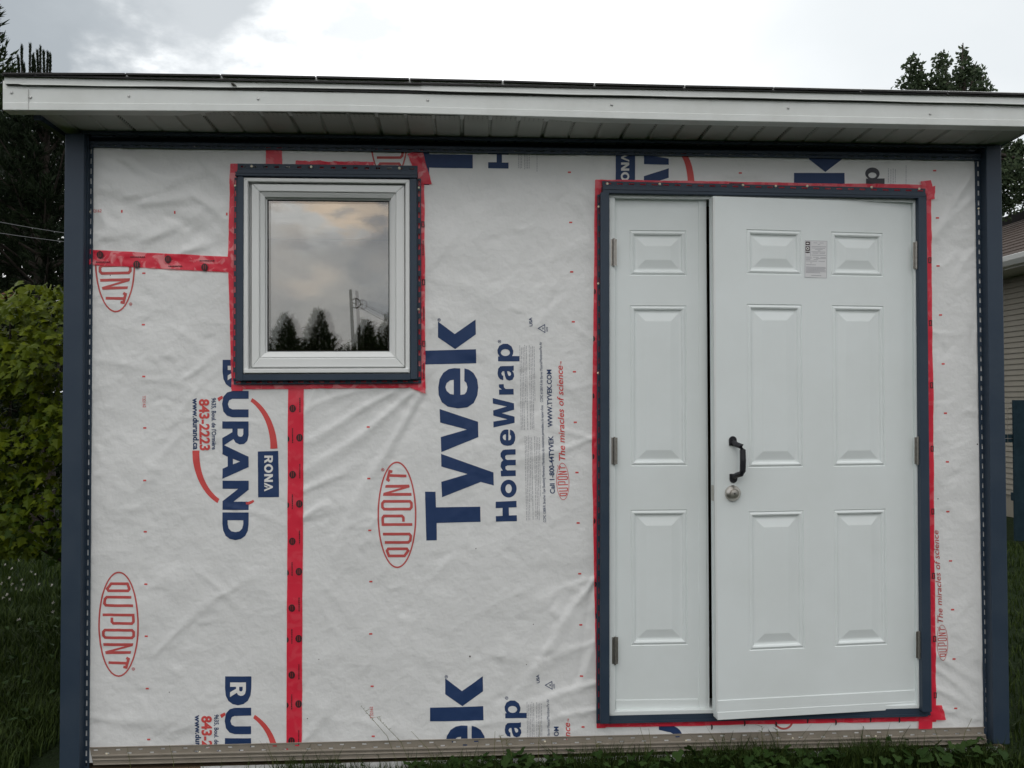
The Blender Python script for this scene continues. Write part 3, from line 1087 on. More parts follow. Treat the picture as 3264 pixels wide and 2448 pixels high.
for x, y in ((389, 674), (557, 677), (724, 683)):
    tick(x, y, 5, 9)
for x, y in ((459, 871), (457, 1035), (459, 1200), (461, 1364), (463, 1531), (463, 1695), (465, 1862), (466, 2028), (469, 2195), (474, 2357),
             (1174, 1361), (1176, 1525), (1179, 1690), (1182, 1854), (1182, 2020), (1186, 2188), (1190, 2346),
             (1815, 549), (1819, 709), (1822, 867), (1827, 1026), (1831, 1185), (1834, 1346), (1839, 1506), (1843, 1667), (1848, 1829), (1851, 1991), (1853, 2154), (1858, 2316),
             (2359, 552), (2979, 544), (2987, 695), (2989, 848), (2998, 1004), (3006, 1160), (3014, 1317), (3019, 1472), (3022, 1631), (3030, 1788), (3036, 1943), (3040, 2100), (3047, 2258)):
    tick(x, y)
ink.build('register_marks', M_REDINK, kind='stuff')
text('32162', (294, 677), (325, 677.5), 9.5, M_REDINK, bold=0.005)
text('T32162', (453, 1262), (455, 1299), 10, M_REDINK, bold=0.005)
text('T32162', (1190, 2290), (1188, 2253), 10, M_REDINK, bold=0.005)

ink = Ink()
for x, y, q_ in ((1498, 2092, 2.6), (1517, 1748, 1.5), (540, 2206, 1.5), (1678, 2118, 1.4), (1700, 1990, 1.4), (2990, 1590, 1.6), (3115, 1416, 2.0), (352, 878, 1.5), (1017, 2101, 1.4), (980, 2290, 1.6)):
    ink.poly([ell(x, y, q_, q_ * 1.2, n=8)])
ink.build('dirt_specks', M_BLACKINK, kind='stuff')

# --- red tape


def tape(q, nu, nv, lift=0.0022, crumple=0.0012, loose=0.5, ragged=1.0, name='red_tape', label=None, marks=None, seed=0):
    """q = a0, a1, b0, b1 px corners"""
    r_ = np.random.default_rng(100 + seed)
    V, T = [], []
    ja, jb = (np.convolve(r_.normal(0, ragged * 1.6, nu + 7), np.ones(7) / 7, 'valid') for _ in (0, 1))
    for v in range(nv + 1):
        for u in range(nu + 1):
            x, y = blerp(q, u / nu, v / nv)
            dv = np.array([q[2][0] - q[0][0], q[2][1] - q[0][1]], float)
            dv /= np.linalg.norm(dv)
            if v == 0:
                x, y = x + dv[0] * ja[u], y + dv[1] * ja[u]
            if v == nv:
                x, y = x + dv[0] * jb[u], y + dv[1] * jb[u]
            p = P(x, y)
            nz_ = vnoise(np.array(p[0] * 1.0 + p[2] * .7), np.array(p[2] - p[0] * .5), 0.022, 60 + seed) + 0.7 * abs(vnoise(np.array(p[0]), np.array(p[2]), 0.05, 70 + seed))
            hh = float(wrap_h(p[0], p[2])) + lift + crumple * (float(nz_) + 0.3)
            V.append((p[0], -hh, p[2]))
            T.append(loose)
    nu1 = nu + 1
    Fc = [(v * nu1 + u, v * nu1 + u + 1, (v + 1) * nu1 + u + 1, (v + 1) * nu1 + u) for v in range(nv) for u in range(nu)]
    o_ = obj(name, V, Fc, M_TAPE, shed, smooth=True, tone=T, attr='loose', label=label)
    if marks:
        ik = Ink()
        for kind, x, y, horiz in marks:
            if kind == 'o':
                ik.poly([ell(x, y, 10.5, 12.0, n=18)])
            elif kind == 'h':
                ik.poly([ell(x, y, 5.5, 9, -90, 90, 9)])
            elif kind == 'b':
                ik.poly(stroke([(x - 3, y - 8), (x + 4, y - 8), (x + 4, y + 8), (x - 3, y + 8)], 2.6, True))
            else:
                yy = -22
                while yy < 22:
                    ln = random.uniform(2, 6)
                    if horiz:
                        ik.poly([[(x + yy, y - 1.6), (x + yy + ln, y - 1.6), (x + yy + ln, y + 1.6), (x + yy, y + 1.6)]])
                    else:
                        ik.poly([[(x - 1.6, y + yy), (x + 1.6, y + yy), (x + 1.6, y + yy + ln), (x - 1.6, y + yy + ln)]])
                    yy += ln + 1.3
        ik.build('tape_print', M_BLACKINK, o_, lift=lift + crumple * 1.3 + 0.0006, clip=False, kind='stuff')
        # pale letters stamped out of the black rounds
        ik = Ink()
        for kind, x, y, horiz in marks:
            if kind == 'o':
                for k in (-3, 3):
                    ik.poly([[(x + k - 1, y - 8), (x + k + 0.8, y - 8), (x + k + 0.8, y + 7), (x + k - 1, y + 7)]])
        if ik.v:
            ik.build('tape_print', mat('tape_red_print', (0.36, 0.012, 0.02), 0.4) if 'tape_red_print' not in MATS else MATS['tape_red_print'], o_, lift=lift + crumple * 1.3 + 0.0012, clip=False, kind='stuff')
    return o_


ys_r = [1395, 1605.6, 1821, 2034.5, 2243]
ys_l = [1302, 1512.6, 1725, 1937, 2150.5, 2361]
mk = [('o', 934 - (y - 1300) * 0.004, y, False) for y in ys_l] + [('o', 956 - (y - 1300) * 0.004, y, False) for y in ys_r]
mk += [('h', 918.5 - (y - 1300) * 0.004, y + 4, False) for y in ys_r]
mk += [('t', 957 - (y - 1300) * 0.004, y - 12, False) for y in ys_l] + [('t', 934 - (y - 1300) * 0.004, y - 8, False) for y in ys_r]
tape([(919, 1226), (913, 2400), (969, 1226), (962, 2400)], 90, 5, crumple=0.0005, loose=0.12, ragged=0.3, marks=mk, seed=1, label='vertical red tape with black marks below the window')
mk = [('o', 321, 813, True), ('o', 438, 844, True), ('o', 537, 827, True), ('o', 654, 853, True), ('t', 330, 836, True), ('t', 440, 820, True), ('t', 560, 849, True), ('t', 660, 832, True)]
tape([(262, 795), (742, 820), (262, 843), (742, 869)], 70, 9, crumple=0.0030, loose=1.0, ragged=0.5, marks=mk, seed=2, label='crumpled horizontal red tape left of the window')
tape([(736, 523), (727, 830), (775, 523), (775, 830)], 40, 4, 0.0034, loose=0.9, seed=3)
tape([(727, 826), (739, 1246), (775, 826), (775, 1246)], 50, 4, 0.0034, loose=0.5, seed=4)
tape([(1325, 568), (1330, 1240), (1353, 590), (1356, 1240)], 80, 4, 0.0034, loose=0.8, seed=5,
     marks=[('b', 1348, 716, False), ('t', 1349, 790, False), ('b', 1350, 900, False), ('t', 1351, 1000, False), ('b', 1351, 1096, False), ('t', 1351, 1180, False)])
tape([(739, 1213), (1356, 1210), (738, 1241), (1300, 1236)], 80, 4, 0.0034, 0.002, loose=0.8, seed=6)
tape([(1290, 1215), (1356, 1212), (1308, 1236), (1356, 1254)], 14, 5, 0.0052, 0.003, loose=0.9, seed=7)
tape([(943, 512), (1192, 518), (943, 540), (1192, 545)], 50, 4, 0.0034, 0.003, loose=0.9, ragged=2, seed=8)
tape([(849, 467), (848, 540), (899, 468), (900, 540)], 14, 8, 0.0022, 0.002, loose=0.4, seed=9, label='short red tape above the window')
tape([(1298, 492), (1338, 588), (1345, 478), (1376, 588)], 16, 8, 0.0036, 0.003, loose=0.9, ragged=1.5, seed=10)
# round the door
mk = [('h', 1897, y, False) for y in (1062, 1150, 1340, 1445, 1750, 1862, 1955)]
tape([(1896, 575), (1886, 1420), (1925, 575), (1925, 1420)], 90, 4, 0.0034, 0.0008, loose=0.35, ragged=0.7, seed=11, marks=[('h', 1893, 930, False), ('h', 1890, 1080, False), ('h', 1889, 1262, False)])
tape([(1886, 1416), (1902, 2320), (1925, 1416), (1930, 2320)], 90, 4, 0.0034, 0.0008, loose=0.2, ragged=0.7, seed=12, marks=[('h', 1888 + (y - 1416) * 0.0177, y, False) for y in (1455, 1660, 1862, 1962, 2170)])
tape([(1898, 573), (2950, 590), (1898, 600), (2950, 612)], 110, 4, 0.0046, 0.001, loose=0.4, ragged=0.8, seed=13, marks=[('t', 2345, 586, True)])
tape([(1900, 2284), (2960, 2262), (1901, 2318), (2960, 2296)], 110, 4, 0.0046, 0.0012, loose=0.2, ragged=0.5, seed=14, marks=[('h', x, y, True) for x, y in ((2265, 2315), (2370, 2304), (2470, 2306), (2570, 2295), (2660, 2301), (2770, 2291), (2862, 2293))])
mk = [('b', 2961 + (y - 800) * 0.0125, y, False) for y in (830, 1030, 1228, 1430, 1630, 1835, 2035, 2215)]
tape([(2945, 600), (2965, 2300), (2966, 600), (2983, 2300)], 150, 4, 0.0034, 0.0008, loose=0.3, ragged=0.6, seed=15, marks=mk)
tape([(2930, 580), (2946, 622), (2962, 576), (2978, 616)], 8, 6, 0.0062, 0.004, loose=0.3, ragged=3, seed=16, label='ragged red tape corner over the door')
tape([(2950, 600), (2952, 638), (2978, 594), (2976, 636)], 8, 6, 0.0075, 0.003, loose=0.3, ragged=2, seed=17)
tape([(2928, 2262), (2925, 2322), (2970, 2262), (2969, 2322)], 10, 8, 0.0062, 0.0012, loose=0.1, ragged=0.5, seed=18)
tape([(2962, 2246), (2960, 2292), (3000, 2246), (3013, 2293)], 9, 8, 0.0075, 0.0022, loose=0.2, ragged=3, seed=19)
ink = Ink()
ink.poly([ell(2497, 2295, 32, 30, 10, 170, 16) + ell(2497, 2295, 26, 24, 170, 10, 16)])
ink.build('printed_logo', M_DULLRED)
run_text()

# --- corner posts, frieze, starter strip


def part_quad(name, q, yf, yb, material, bevel=0.002, label=None, parent=None):
    mb = MB()
    mb.quad_px(q, yf, yb)
    return mb.build(name, material, parent or shed, bevel=bevel, label=label)


YF = -0.0045                                                    # flanges lie just over the sheet
post = part_quad('corner_post', [(206, 424), (269, 424), (253, 2470), (188, 2470)], -0.046, 0.11, M_NAVY, 0.004)
mb = MB()
mb.quad_px([(267, 424), (283, 424), (262, 2452), (252, 2452)], -0.020, 0.004)
mb.build('post_return', M_NAVY, post)
mb = MB()
flange(mb, [(298, 466), (284, 2450), (281, 466), (262, 2450)], YF, 62, [(0.32, 0.54, 0.2)], 0.56)
mb.build('nailing_flange', M_NAVY, post)
mb = Nails()
for x, y in ((285, 675), (279, 895), (274, 1117)):
    nail_at(mb, x, y, YF)
mb.build('nail', M_NAIL, post)
post = part_quad('corner_post', [(3143, 462), (3192, 462), (3220, 2374), (3167, 2372)], -0.046, 0.11, M_NAVY, 0.004)
mb = MB()
mb.quad_px([(3131, 466), (3145, 466), (3168, 2372), (3157, 2372)], -0.020, 0.004)
mb.build('post_return', M_NAVY, post)
mb = MB()
flange(mb, [(3107, 508), (3137, 2372), (3133, 508), (3160, 2372)], YF, 60, [(0.30, 0.50, 0.2)], 0.52)
mb.build('nailing_flange', M_NAVY, post)
mb = Nails()
nail_at(mb, 3119, 665, YF)
mb.build('nail', M_NAIL, post)

frz = part_quad('frieze_trim', [(258, 416), (3150, 464), (3150, 472), (258, 427)], -0.036, -0.02, M_NAVY, 0.002)
mb = MB()
mb.quad_px([(240, 412), (3170, 460), (3170, 500), (240, 458)], 0.036, 0.044)
mb.quad_px([(264, 450), (3150, 491), (3150, 500), (264, 458)], -0.013, 0.035)
mb.build('frieze_step', M_NAVY, frz)
mb = MB()
flange(mb, [(270, 456), (3150, 498), (270, 469), (3150, 512)], -0.010, 76, [(0.34, 0.54, 0.15)], 0.5)
mb.build('nailing_flange', M_NAVY, frz)
mb = Nails()
for x in (620, 910, 1150, 1410, 1640, 2260, 2580, 2880):
    nail_at(mb, x, lerp(463, 505, (x - 290) / 2860), YF, 0.004)
mb.build('nail', M_STEEL, frz)

mb = MB()
SA, SB = [(286, 2382), (3140, 2317)], [(296, 2440), (3147, 2372)]


def strip_q(v0, v1):
    a = [(lerp(SA[i][0], SB[i][0], v0), lerp(SA[i][1], SB[i][1], v0)) for i in (0, 1)]
    c = [(lerp(SA[i][0], SB[i][0], v1), lerp(SA[i][1], SB[i][1], v1)) for i in (0, 1)]
    return [a[0], a[1], c[1], c[0]]


qq = strip_q(0, 0.46)
flange(mb, [qq[0], qq[1], qq[3], qq[2]], -0.0042, 40, [(0.26, 0.44, 0.15), (0.68, 0.86, 0.63)], 0.19)
strip = mb.build('starter_strip', M_SIDING, shed)
for v0, v1, yf in ((0.0, 0.07, -0.006), (0.44, 0.56, -0.013), (0.54, 0.68, -0.006), (0.67, 0.76, -0.014), (0.75, 0.94, -0.008), (0.93, 1.0, -0.014)):
    mb = MB()
    mb.quad_px(strip_q(v0, v1), yf, -0.003)
    mb.build('moulded_rib', M_SIDING, strip, bevel=0.0025)
mb = Nails()
for x, y in ((340, 2403), (636, 2398), (1207, 2387), (1737, 2364), (2187, 2361), (2527, 2354), (2792, 2347)):
    nail_at(mb, x, y, -0.0055, 0.004)
mb.build('nail', M_NAIL, strip)

# --- window
WR = lambda l, t_, r_, b_: [(l, t_), (r_, t_ + (r_ - l) * 0.0115), (r_ + 0.5, b_ - (r_ - l) * 0.002), (l, b_)]
win = thing('window', '', 'window', (0, 0, 0))
for k in ('label', 'category'):
    del win[k]
win.parent = shed


def ring(mb, qo, qi, yf, yb, yfi=None):
    """four mitred members between an outer and an inner pixel quad; inner edge may sit at another depth"""
    yfi = yf if yfi is None else yfi
    for k in range(4):
        a, c = qo[k], qo[(k + 1) % 4]
        d, e = qi[(k + 1) % 4], qi[k]
        fr = [P(*a, yf), P(*c, yf), P(*d, yfi), P(*e, yfi)]
        bk = [np.array([p[0], yb, p[2]]) for p in fr]
        mb.hexa(fr, bk)


o1 = WR(775, 566, 1306, 1191)
o2 = WR(790, 578, 1292, 1178)
o3 = WR(801, 585, 1289, 1171)
o4 = WR(826, 609, 1262, 1142)
o5 = WR(830, 613, 1259, 1139)
o6 = WR(845, 628, 1246, 1125)
o7 = WR(852, 636, 1241, 1121)
mb = MB()
ring(mb, o1, o2, -0.036, 0.05)
mb.build('window_frame', M_VINYL, win, bevel=0.0025)
mb = MB()
ring(mb, WR(788, 577, 1294, 1180), WR(800, 583, 1290, 1172), -0.004, 0.045)
mb.build('frame_recess', M_VINYL, win)
mb = MB()
ring(mb, o3, o4, -0.022, 0.04)
mb.build('sash', M_VINYL, win, bevel=0.003)
mb = MB()
ring(mb, WR(825, 608, 1263, 1143), o5, -0.014, 0.03)
ring(mb, o5, o6, -0.017, 0.03, -0.007)
ring(mb, WR(844.5, 627.5, 1246.5, 1125.5), o7, 0.002, 0.03, 0.008)
mb.build('glazing_bead', M_VINYL, win, bevel=0.001)
mb = MB()
ring(mb, WR(851, 635, 1242, 1122), WR(855, 639, 1238, 1118), 0.0095, 0.02)
mb.build('seal', M_SEAM, win)
mb = MB()
mb.quad_px([(778, 1176), (1303, 1174), (1303, 1187), (778, 1189)], -0.043, -0.030)
mb.build('window_sill', M_VINYL, win, bevel=0.002)


def pane(y, tilt_deg):
    c = [P(x, yy, y) for x, yy in WR(849, 633, 1244, 1124)]
    xm = (c[0][0] + c[1][0]) / 2
    return [(p[0], p[1] + (p[0] - xm) * math.tan(R(tilt_deg[0])) + (p[2] - 1.6) * math.tan(R(tilt_deg[1])), p[2]) for p in c]


obj('pane', pane(0.014, (0.0, 0.0)), [(0, 1, 2, 3)], M_GLASS, win)
obj('pane', pane(0.032, (-0.22, 0.04)), [(0, 1, 2, 3)], M_GLASS, win)

# navy trim round the window
tr_top = part_quad('window_trim', [(757, 538), (1331, 545), (1330, 567), (748, 560)], -0.040, -0.002, M_NAVY, 0.002)
mb = MB()
mb.quad_px([(749, 547), (1330.5, 553), (1330.5, 557), (749, 551)], -0.0425, -0.039)
mb.build('trim_bead', M_NAVY, tr_top)
mb = MB()
flange(mb, [(757, 521), (1331, 528), (757, 540), (1331, 547)], -0.018, 16, [(0.38, 0.66, 0.3)], 0.38)
mb.build('nailing_flange', M_NAVY, tr_top)
mb = Nails()
for x, y in ((802, 530), (992, 532), (1273, 536)):
    nail_at(mb, x, y, -0.018, 0.0052)
mb.build('nail', M_NAIL, tr_top)
tr_l = part_quad('window_trim', [(757, 562), (776, 562), (774, 1214), (753, 1214)], -0.041, -0.002, M_NAVY, 0.002)
mb = MB()
flange(mb, [(747, 566), (743, 1214), (757.5, 566), (754, 1214)], -0.016, 19, [(0.12, 0.55, 0.2)], 0.55)
mb.build('nailing_flange', M_NAVY, tr_l)
mb = Nails()
nail_at(mb, 749, 592, -0.016)
mb.build('nail', M_NAIL, tr_l)
tr_r = part_quad('window_trim', [(1306, 569), (1328, 569), (1330, 1209), (1308, 1209)], -0.041, -0.002, M_NAVY, 0.002)
mb = MB()
flange(mb, [(1342, 569), (1343, 1211), (1327, 569), (1329, 1211)], -0.016, 19, [(0.2, 0.62, 0.2)], 0.5)
mb.build('nailing_flange', M_NAVY, tr_r)
mb = Nails()
for x, y in ((1335, 598), (1334, 986)):
    nail_at(mb, x, y, -0.016)
mb.build('nail', M_NAIL, tr_r)
tr_b = part_quad('window_trim', [(774, 1193), (1308, 1191), (1308, 1211), (772, 1213)], -0.039, -0.002, M_NAVY, 0.002)
mb = MB()
flange(mb, [(745, 1226), (1343, 1222), (745, 1211), (1343, 1208)], -0.016, 18, [(0.3, 0.65, 0.2)], 0.5)
mb.build('nailing_flange', M_NAVY, tr_b)

# --- door frame, trim and the two leaves
dt = part_quad('door_trim', [(1922, 590), (2951, 613), (2955, 632), (1921, 615)], -0.042, -0.002, M_NAVY, 0.002)
mb = MB()
mb.quad_px([(1922, 600), (2953, 622), (2953, 625), (1922, 603)], -0.0445, -0.041)
mb.build('trim_bead', M_NAVY, dt)
mb = MB()
flange(mb, [(1918, 577), (2950, 601), (1920, 592), (2950, 615)], -0.019, 28, [(0.36, 0.66, 0.3)], 0.5)
mb.build('nailing_flange', M_NAVY, dt)
mb = Nails()
for x, y in ((1936, 585.5), (2103, 586.5), (2368, 590), (2473, 593), (2573, 593), (2778, 597), (2930, 602)):
    nail_at(mb, x, y, -0.019, 0.005)
mb.build('nail', M_NAIL, dt)
dt = part_quad('door_trim', [(1915, 612), (1942, 612), (1943, 2308), (1914, 2308)], -0.043, -0.002, M_NAVY, 0.002)
mb = MB()
flange(mb, [(1904, 620), (1901, 2306), (1916, 620), (1918, 2306)], -0.017, 46, [(0.35, 0.72, 0.2)], 0.5)
mb.build('nailing_flange', M_NAVY, dt)
mb = Nails()
for x, y in ((1908, 659), (1907, 904), (1906, 1189)):
    nail_at(mb, x, y, -0.017)
mb.build('nail', M_NAIL, dt)
part_quad('door_trim', [(2928, 630), (2954, 630), (2971, 2270), (2941, 2270)], -0.043, -0.002, M_NAVY, 0.002)
dt = part_quad('door_trim', [(1918, 2280), (2966, 2255), (2968, 2281), (1918, 2305)], -0.0165, -0.002, M_NAVY, 0.003)
mb = MB()
mb.quad_px([(1940, 2300), (2958, 2277), (2958, 2284), (1940, 2307)], -0.021, -0.01)
mb.build('trim_bead', M_NAVY, dt)

mb = MB()
mb.quad_px([(1942, 614), (1960, 614), (1961, 2278), (1942, 2278)], -0.018, 0.11)
mb.quad_px([(2912, 636), (2929, 636), (2942, 2256), (2924, 2256)], -0.018, 0.11)
mb.quad_px([(1941, 613), (2930, 632), (2930, 645), (1941, 630)], -0.0195, 0.11)
mb.quad_px([(1943, 2268), (2942, 2246), (2942, 2258), (1943, 2282)], -0.017, 0.11)
mb.build('door_frame', M_DOOR, shed, bevel=0.002)

PROF = [(0.0, 0.0), (0.003, -0.0028), (0.007, -0.0005), (0.012, 0.0012), (0.017, -0.001), (0.021, -0.0065), (0.027, -0.0078), (0.031, -0.0075), (0.062, -0.0012), (0.064, -0.0010)]


def door_leaf(org, ux, n_out, W, H_, panels, thick, parent_label):
    """leaf in its own plane: org = lower left corner, ux unit vector along, n_out = outward normal; panels in metres (u0,v0,u1,v1)"""
    org, ux, n_out = np.array(org), np.array(ux), np.array(n_out)
    uz = np.array([0, 0, 1.0])
    pt = lambda u, v, d=0.0: org + ux * u + uz * v + n_out * d
    V, Fc = [], []

    def quad(a, c, d, e):
        o_ = len(V)
        V.extend([a, c, d, e])
        Fc.append((o_, o_ + 1, o_ + 2, o_ + 3))
    us = sorted({0.0, W} | {p[0] for p in panels} | {p[2] for p in panels})
    vs = sorted({0.0, H_} | {p[1] for p in panels} | {p[3] for p in panels})
    for i in range(len(us) - 1):
        for j in range(len(vs) - 1):
            um, vm = (us[i] + us[i + 1]) / 2, (vs[j] + vs[j + 1]) / 2
            if any(p[0] < um < p[2] and p[1] < vm < p[3] for p in panels):
                continue
            quad(pt(us[i], vs[j]), pt(us[i + 1], vs[j]), pt(us[i + 1], vs[j + 1]), pt(us[i], vs[j + 1]))
    for u0, v0, u1, v1 in panels:
        sc_ = min(1.0, (u1 - u0) / 0.20)
        prev = None
        for ins, dep in PROF:
            ins *= sc_
            lp = [pt(u0 + ins, v0 + ins, dep), pt(u1 - ins, v0 + ins, dep), pt(u1 - ins, v1 - ins, dep), pt(u0 + ins, v1 - ins, dep)]
            if prev:
                for k in range(4):
                    quad(prev[k], prev[(k + 1) % 4], lp[(k + 1) % 4], lp[k])
            prev = lp
        quad(*prev)
    # edges and back
    quad(pt(0, 0), pt(0, H_), pt(0, H_, -thick), pt(0, 0, -thick))
    quad(pt(W, 0), pt(W, 0, -thick), pt(W, H_, -thick), pt(W, H_))
    quad(pt(0, H_), pt(W, H_), pt(W, H_, -thick), pt(0, H_, -thick))
    quad(pt(0, 0), pt(0, 0, -thick), pt(W, 0, -thick), pt(W, 0))
    quad(pt(0, 0, -thick), pt(0, H_, -thick), pt(W, H_, -thick), pt(W, 0, -thick))
    return obj('door', V, Fc, M_DOOR, shed, label=parent_label), pt


# narrow fixed leaf
YL = 0.004
a_, c_ = P(1961, 2268, YL), P(2251, 634, YL)
WL, HL = c_[0] - a_[0], c_[2] - a_[2]
loc = lambda x, y: (P(x, y, YL)[0] - a_[0], P(x, y, YL)[2] - a_[2])
pn = []
for l, t_, r_, b_ in ((2007, 735, 2188, 878), (2010, 974, 2188, 1486), (2011, 1624, 2191, 2059)):
    u0, v0 = loc(l, b_)
    u1, v1 = loc(r_, t_)
    pn.append((u0, v0, u1, v1))
leafA, ptA = door_leaf(a_, (1, 0, 0), (0, -1, 0), WL, HL, pn, 0.044, 'narrow white moulded door leaf on the left')
mb = MB()
mb.quad_px([(2227, 637), (2251.5, 637.5), (2252.5, 2265), (2229, 2266)], YL - 0.004, YL + 0.002)
mb.build('astragal', M_DOOR, leafA, bevel=0.0015)
mb = MB()
mb.quad_px([(1963, 2232), (2226, 2228), (2226, 2262), (1963, 2266)], YL - 0.003, YL + 0.002)
mb.build('kick_strip', M_DOOR, leafA, bevel=0.0015)


def hinge(parent, px, y0, y1, yd, px1=None):
    px1 = px if px1 is None else px1
    t0, t1 = P(px, y0, yd), P(px1, y1, yd)
    mb = MB()
    for k in range(5):
        a, c = lerp(t0, t1, k / 5 + 0.01), lerp(t0, t1, (k + 1) / 5 - 0.01)
        mb.tube([a, c], 0.0058, 10)
    mb.tube([lerp(t0, t1, -0.03), lerp(t0, t1, 1.03)], 0.004, 8)
    mb.hexa([t0 + [-0.012, 0.003, 0], t0 + [0.012, 0.003, 0], t1 + [0.012, 0.003, 0], t1 + [-0.012, 0.003, 0]],
            [t0 + [-0.012, 0.005, 0], t0 + [0.012, 0.005, 0], t1 + [0.012, 0.005, 0], t1 + [-0.012, 0.005, 0]])
    return mb.build('hinge', M_STEEL, parent)


for px, y0, y1 in ((1957, 762, 846), (1959, 1395, 1480), (1961, 2032, 2117)):
    hinge(leafA, px, y0, y1, -0.022)

# wide leaf, standing slightly ajar
hz0 = P(2913, 1450, 0.0)
dep_h = float((hz0 - CAM) @ AX[2])
rf = ray(2279, 1450)
free = CAM + rf * (dep_h / 1.0362)                # ray has unit depth
ux = np.array([hz0[0] - free[0], hz0[1] - free[1], 0.0])
WD = float(np.linalg.norm(ux))
ux /= WD
no = np.array([-(-ux[1]), -ux[0], 0.0])
no = np.array([ux[1], -ux[0], 0.0])                # outward, towards the camera
if no[1] > 0:
    no = -no


def Q(px, py, lift=0.0):
    r_ = ray(px, py)
    o_ = free + no * lift
    return CAM + r_ * (float((o_ - CAM) @ no) / float(r_ @ no))


def uv(px, py):
    p = Q(px, py)
    return float((p - free) @ ux), float(p[2])


zt = (uv(2300, 627)[1] + uv(2880, 645)[1]) / 2
zb = (uv(2300, 2284)[1] + uv(2880, 2250)[1]) / 2
dorg = np.array([free[0], free[1], zb])
pn = []
cols = [[uv(2381, 1000)[0], uv(2556, 1000)[0]], [uv(2651, 1000)[0], uv(2817, 1000)[0]]]
rows = []
for t_, b_ in (((2470, 733), (2470, 875)), ((2470, 970), (2470, 1490)), ((2470, 1629), (2470, 2071))):
    rows.append((uv(*b_)[1] - zb, uv(*t_)[1] - zb))
for c0, c1 in cols:
    for r0, r1 in rows:
        pn.append((c0, r0, c1, r1))
leafB, ptB = door_leaf(dorg, ux, no, WD, zt - zb, pn, 0.044, 'wide white moulded door leaf standing slightly ajar')
HD = zt - zb
mb = MB()
mb.hexa([ptB(0.004, 0.062, 0.003), ptB(WD - 0.004, 0.062, 0.003), ptB(WD - 0.004, 0.0, 0.003), ptB(0.004, 0.0, 0.003)],
        [ptB(0.004, 0.062, -0.002), ptB(WD - 0.004, 0.062, -0.002), ptB(WD - 0.004, 0.0, -0.002), ptB(0.004, 0.0, -0.002)])
mb.hexa([ptB(0.002, 0.018, 0.0045), ptB(WD - 0.004, 0.018, 0.0045), ptB(WD - 0.004, -0.012, 0.0045), ptB(0.002, -0.012, 0.0045)],
        [ptB(0.002, 0.018, -0.04), ptB(WD - 0.004, 0.018, -0.04), ptB(WD - 0.004, -0.012, -0.04), ptB(0.002, -0.012, -0.04)])
mb.build('door_sweep', M_DOOR, leafB, bevel=0.0015)
mb = MB()
mb.hexa([ptB(-0.0015, 0.02, 0.001), ptB(0.006, 0.02, 0.001), ptB(0.006, HD - 0.004, 0.001), ptB(-0.0015, HD - 0.004, 0.001)],
        [ptB(-0.0015, 0.02, -0.012), ptB(0.006, 0.02, -0.012), ptB(0.006, HD - 0.004, -0.012), ptB(-0.0015, HD - 0.004, -0.012)])
mb.build('edge_strip', M_WHITE, leafB)
for px, y0, y1 in ((2921, 772, 856), (2926, 1394, 1479), (2931, 2014, 2098)):
    hinge(leafB, px, y0, y1, -0.026)

# pull handle
hu = lambda x, y: uv(x, y)
def pB(px, py, d):
    u, z = uv(px, py)
    return ptB(u, z - zb, d)


mb = MB()
for (y0, y1, cx) in ((1390, 1420, 2335), (1510, 1539, 2337)):
    a = pB(cx, y0, 0)
    c = pB(cx, y1, 0)
    wdt = 0.0155
    up = np.array([0, 0, 1.0])
    pts = []
    top_round = y0 < 1450
    zc = (a[2] - wdt) if top_round else (c[2] + wdt)
    z_far = c[2] if top_round else a[2]
    ctr = np.array([a[0], a[1], zc])
    loop = []
    sgn = 1 if top_round else -1
    for k in range(11):
        th = math.pi * k / 10
        loop.append((math.cos(th) * wdt, sgn * math.sin(th) * wdt))
    loop += [(-wdt, z_far - zc), (wdt, z_far - zc)]
    fr = [ctr + ux * lx + up * lz + no * 0.005 for lx, lz in loop]
    bk = [ctr + ux * lx + up * lz for lx, lz in loop]
    n_ = len(loop)
    mb.add(fr + bk, [tuple(range(n_)), tuple(range(2 * n_ - 1, n_ - 1, -1))] + [(k, n_ + k, n_ + (k + 1) % n_, (k + 1) % n_) for k in range(n_)])
path = [pB(2336, 1410, 0.004), pB(2340, 1416, 0.022), pB(2349, 1421, 0.040), pB(2352, 1432, 0.046), pB(2352, 1465, 0.048), pB(2352, 1498, 0.046), pB(2349, 1508, 0.040), pB(2341, 1513, 0.022), pB(2337, 1520, 0.004)]
mb.tube(path, [0.0105, 0.0105, 0.011, 0.0115, 0.012, 0.0115, 0.011, 0.0105, 0.0105], 12)
for y in (1402, 1527):
    q = pB(2335.5, y, 0.005)
    mb.lathe_y(q, [(0.004, 0.0), (0.004, -0.002), (0.002, -0.0026)], 10)
mb.build('handle', M_BLACK, leafB, smooth=False, bevel=0.001)
c = pB(2335, 1572, 0.0)
mb = MB()
mb.lathe_y(c, [(0.031, 0.004), (0.031, -0.005), (0.028, -0.011), (0.0195, -0.021), (0.0185, -0.022), (0.0175, -0.020), (0.016, -0.020), (0.015, -0.0235), (0.006, -0.0245)], 40)
mb.build('deadbolt', M_NICKEL, leafB, smooth=False)
mb = MB()
ck = c + np.array([0.001, -0.0245, 0])
mb.box(ck + [-0.0008, -0.0006, -0.004], ck + [0.0008, 0.002, 0.004])
mb.lathe_y(ck, [(0.0035, 0.001), (0.0035, -0.0004)], 12)
mb.build('keyhole', M_SEAM, leafB)
mb = MB()
z0 = c[2]
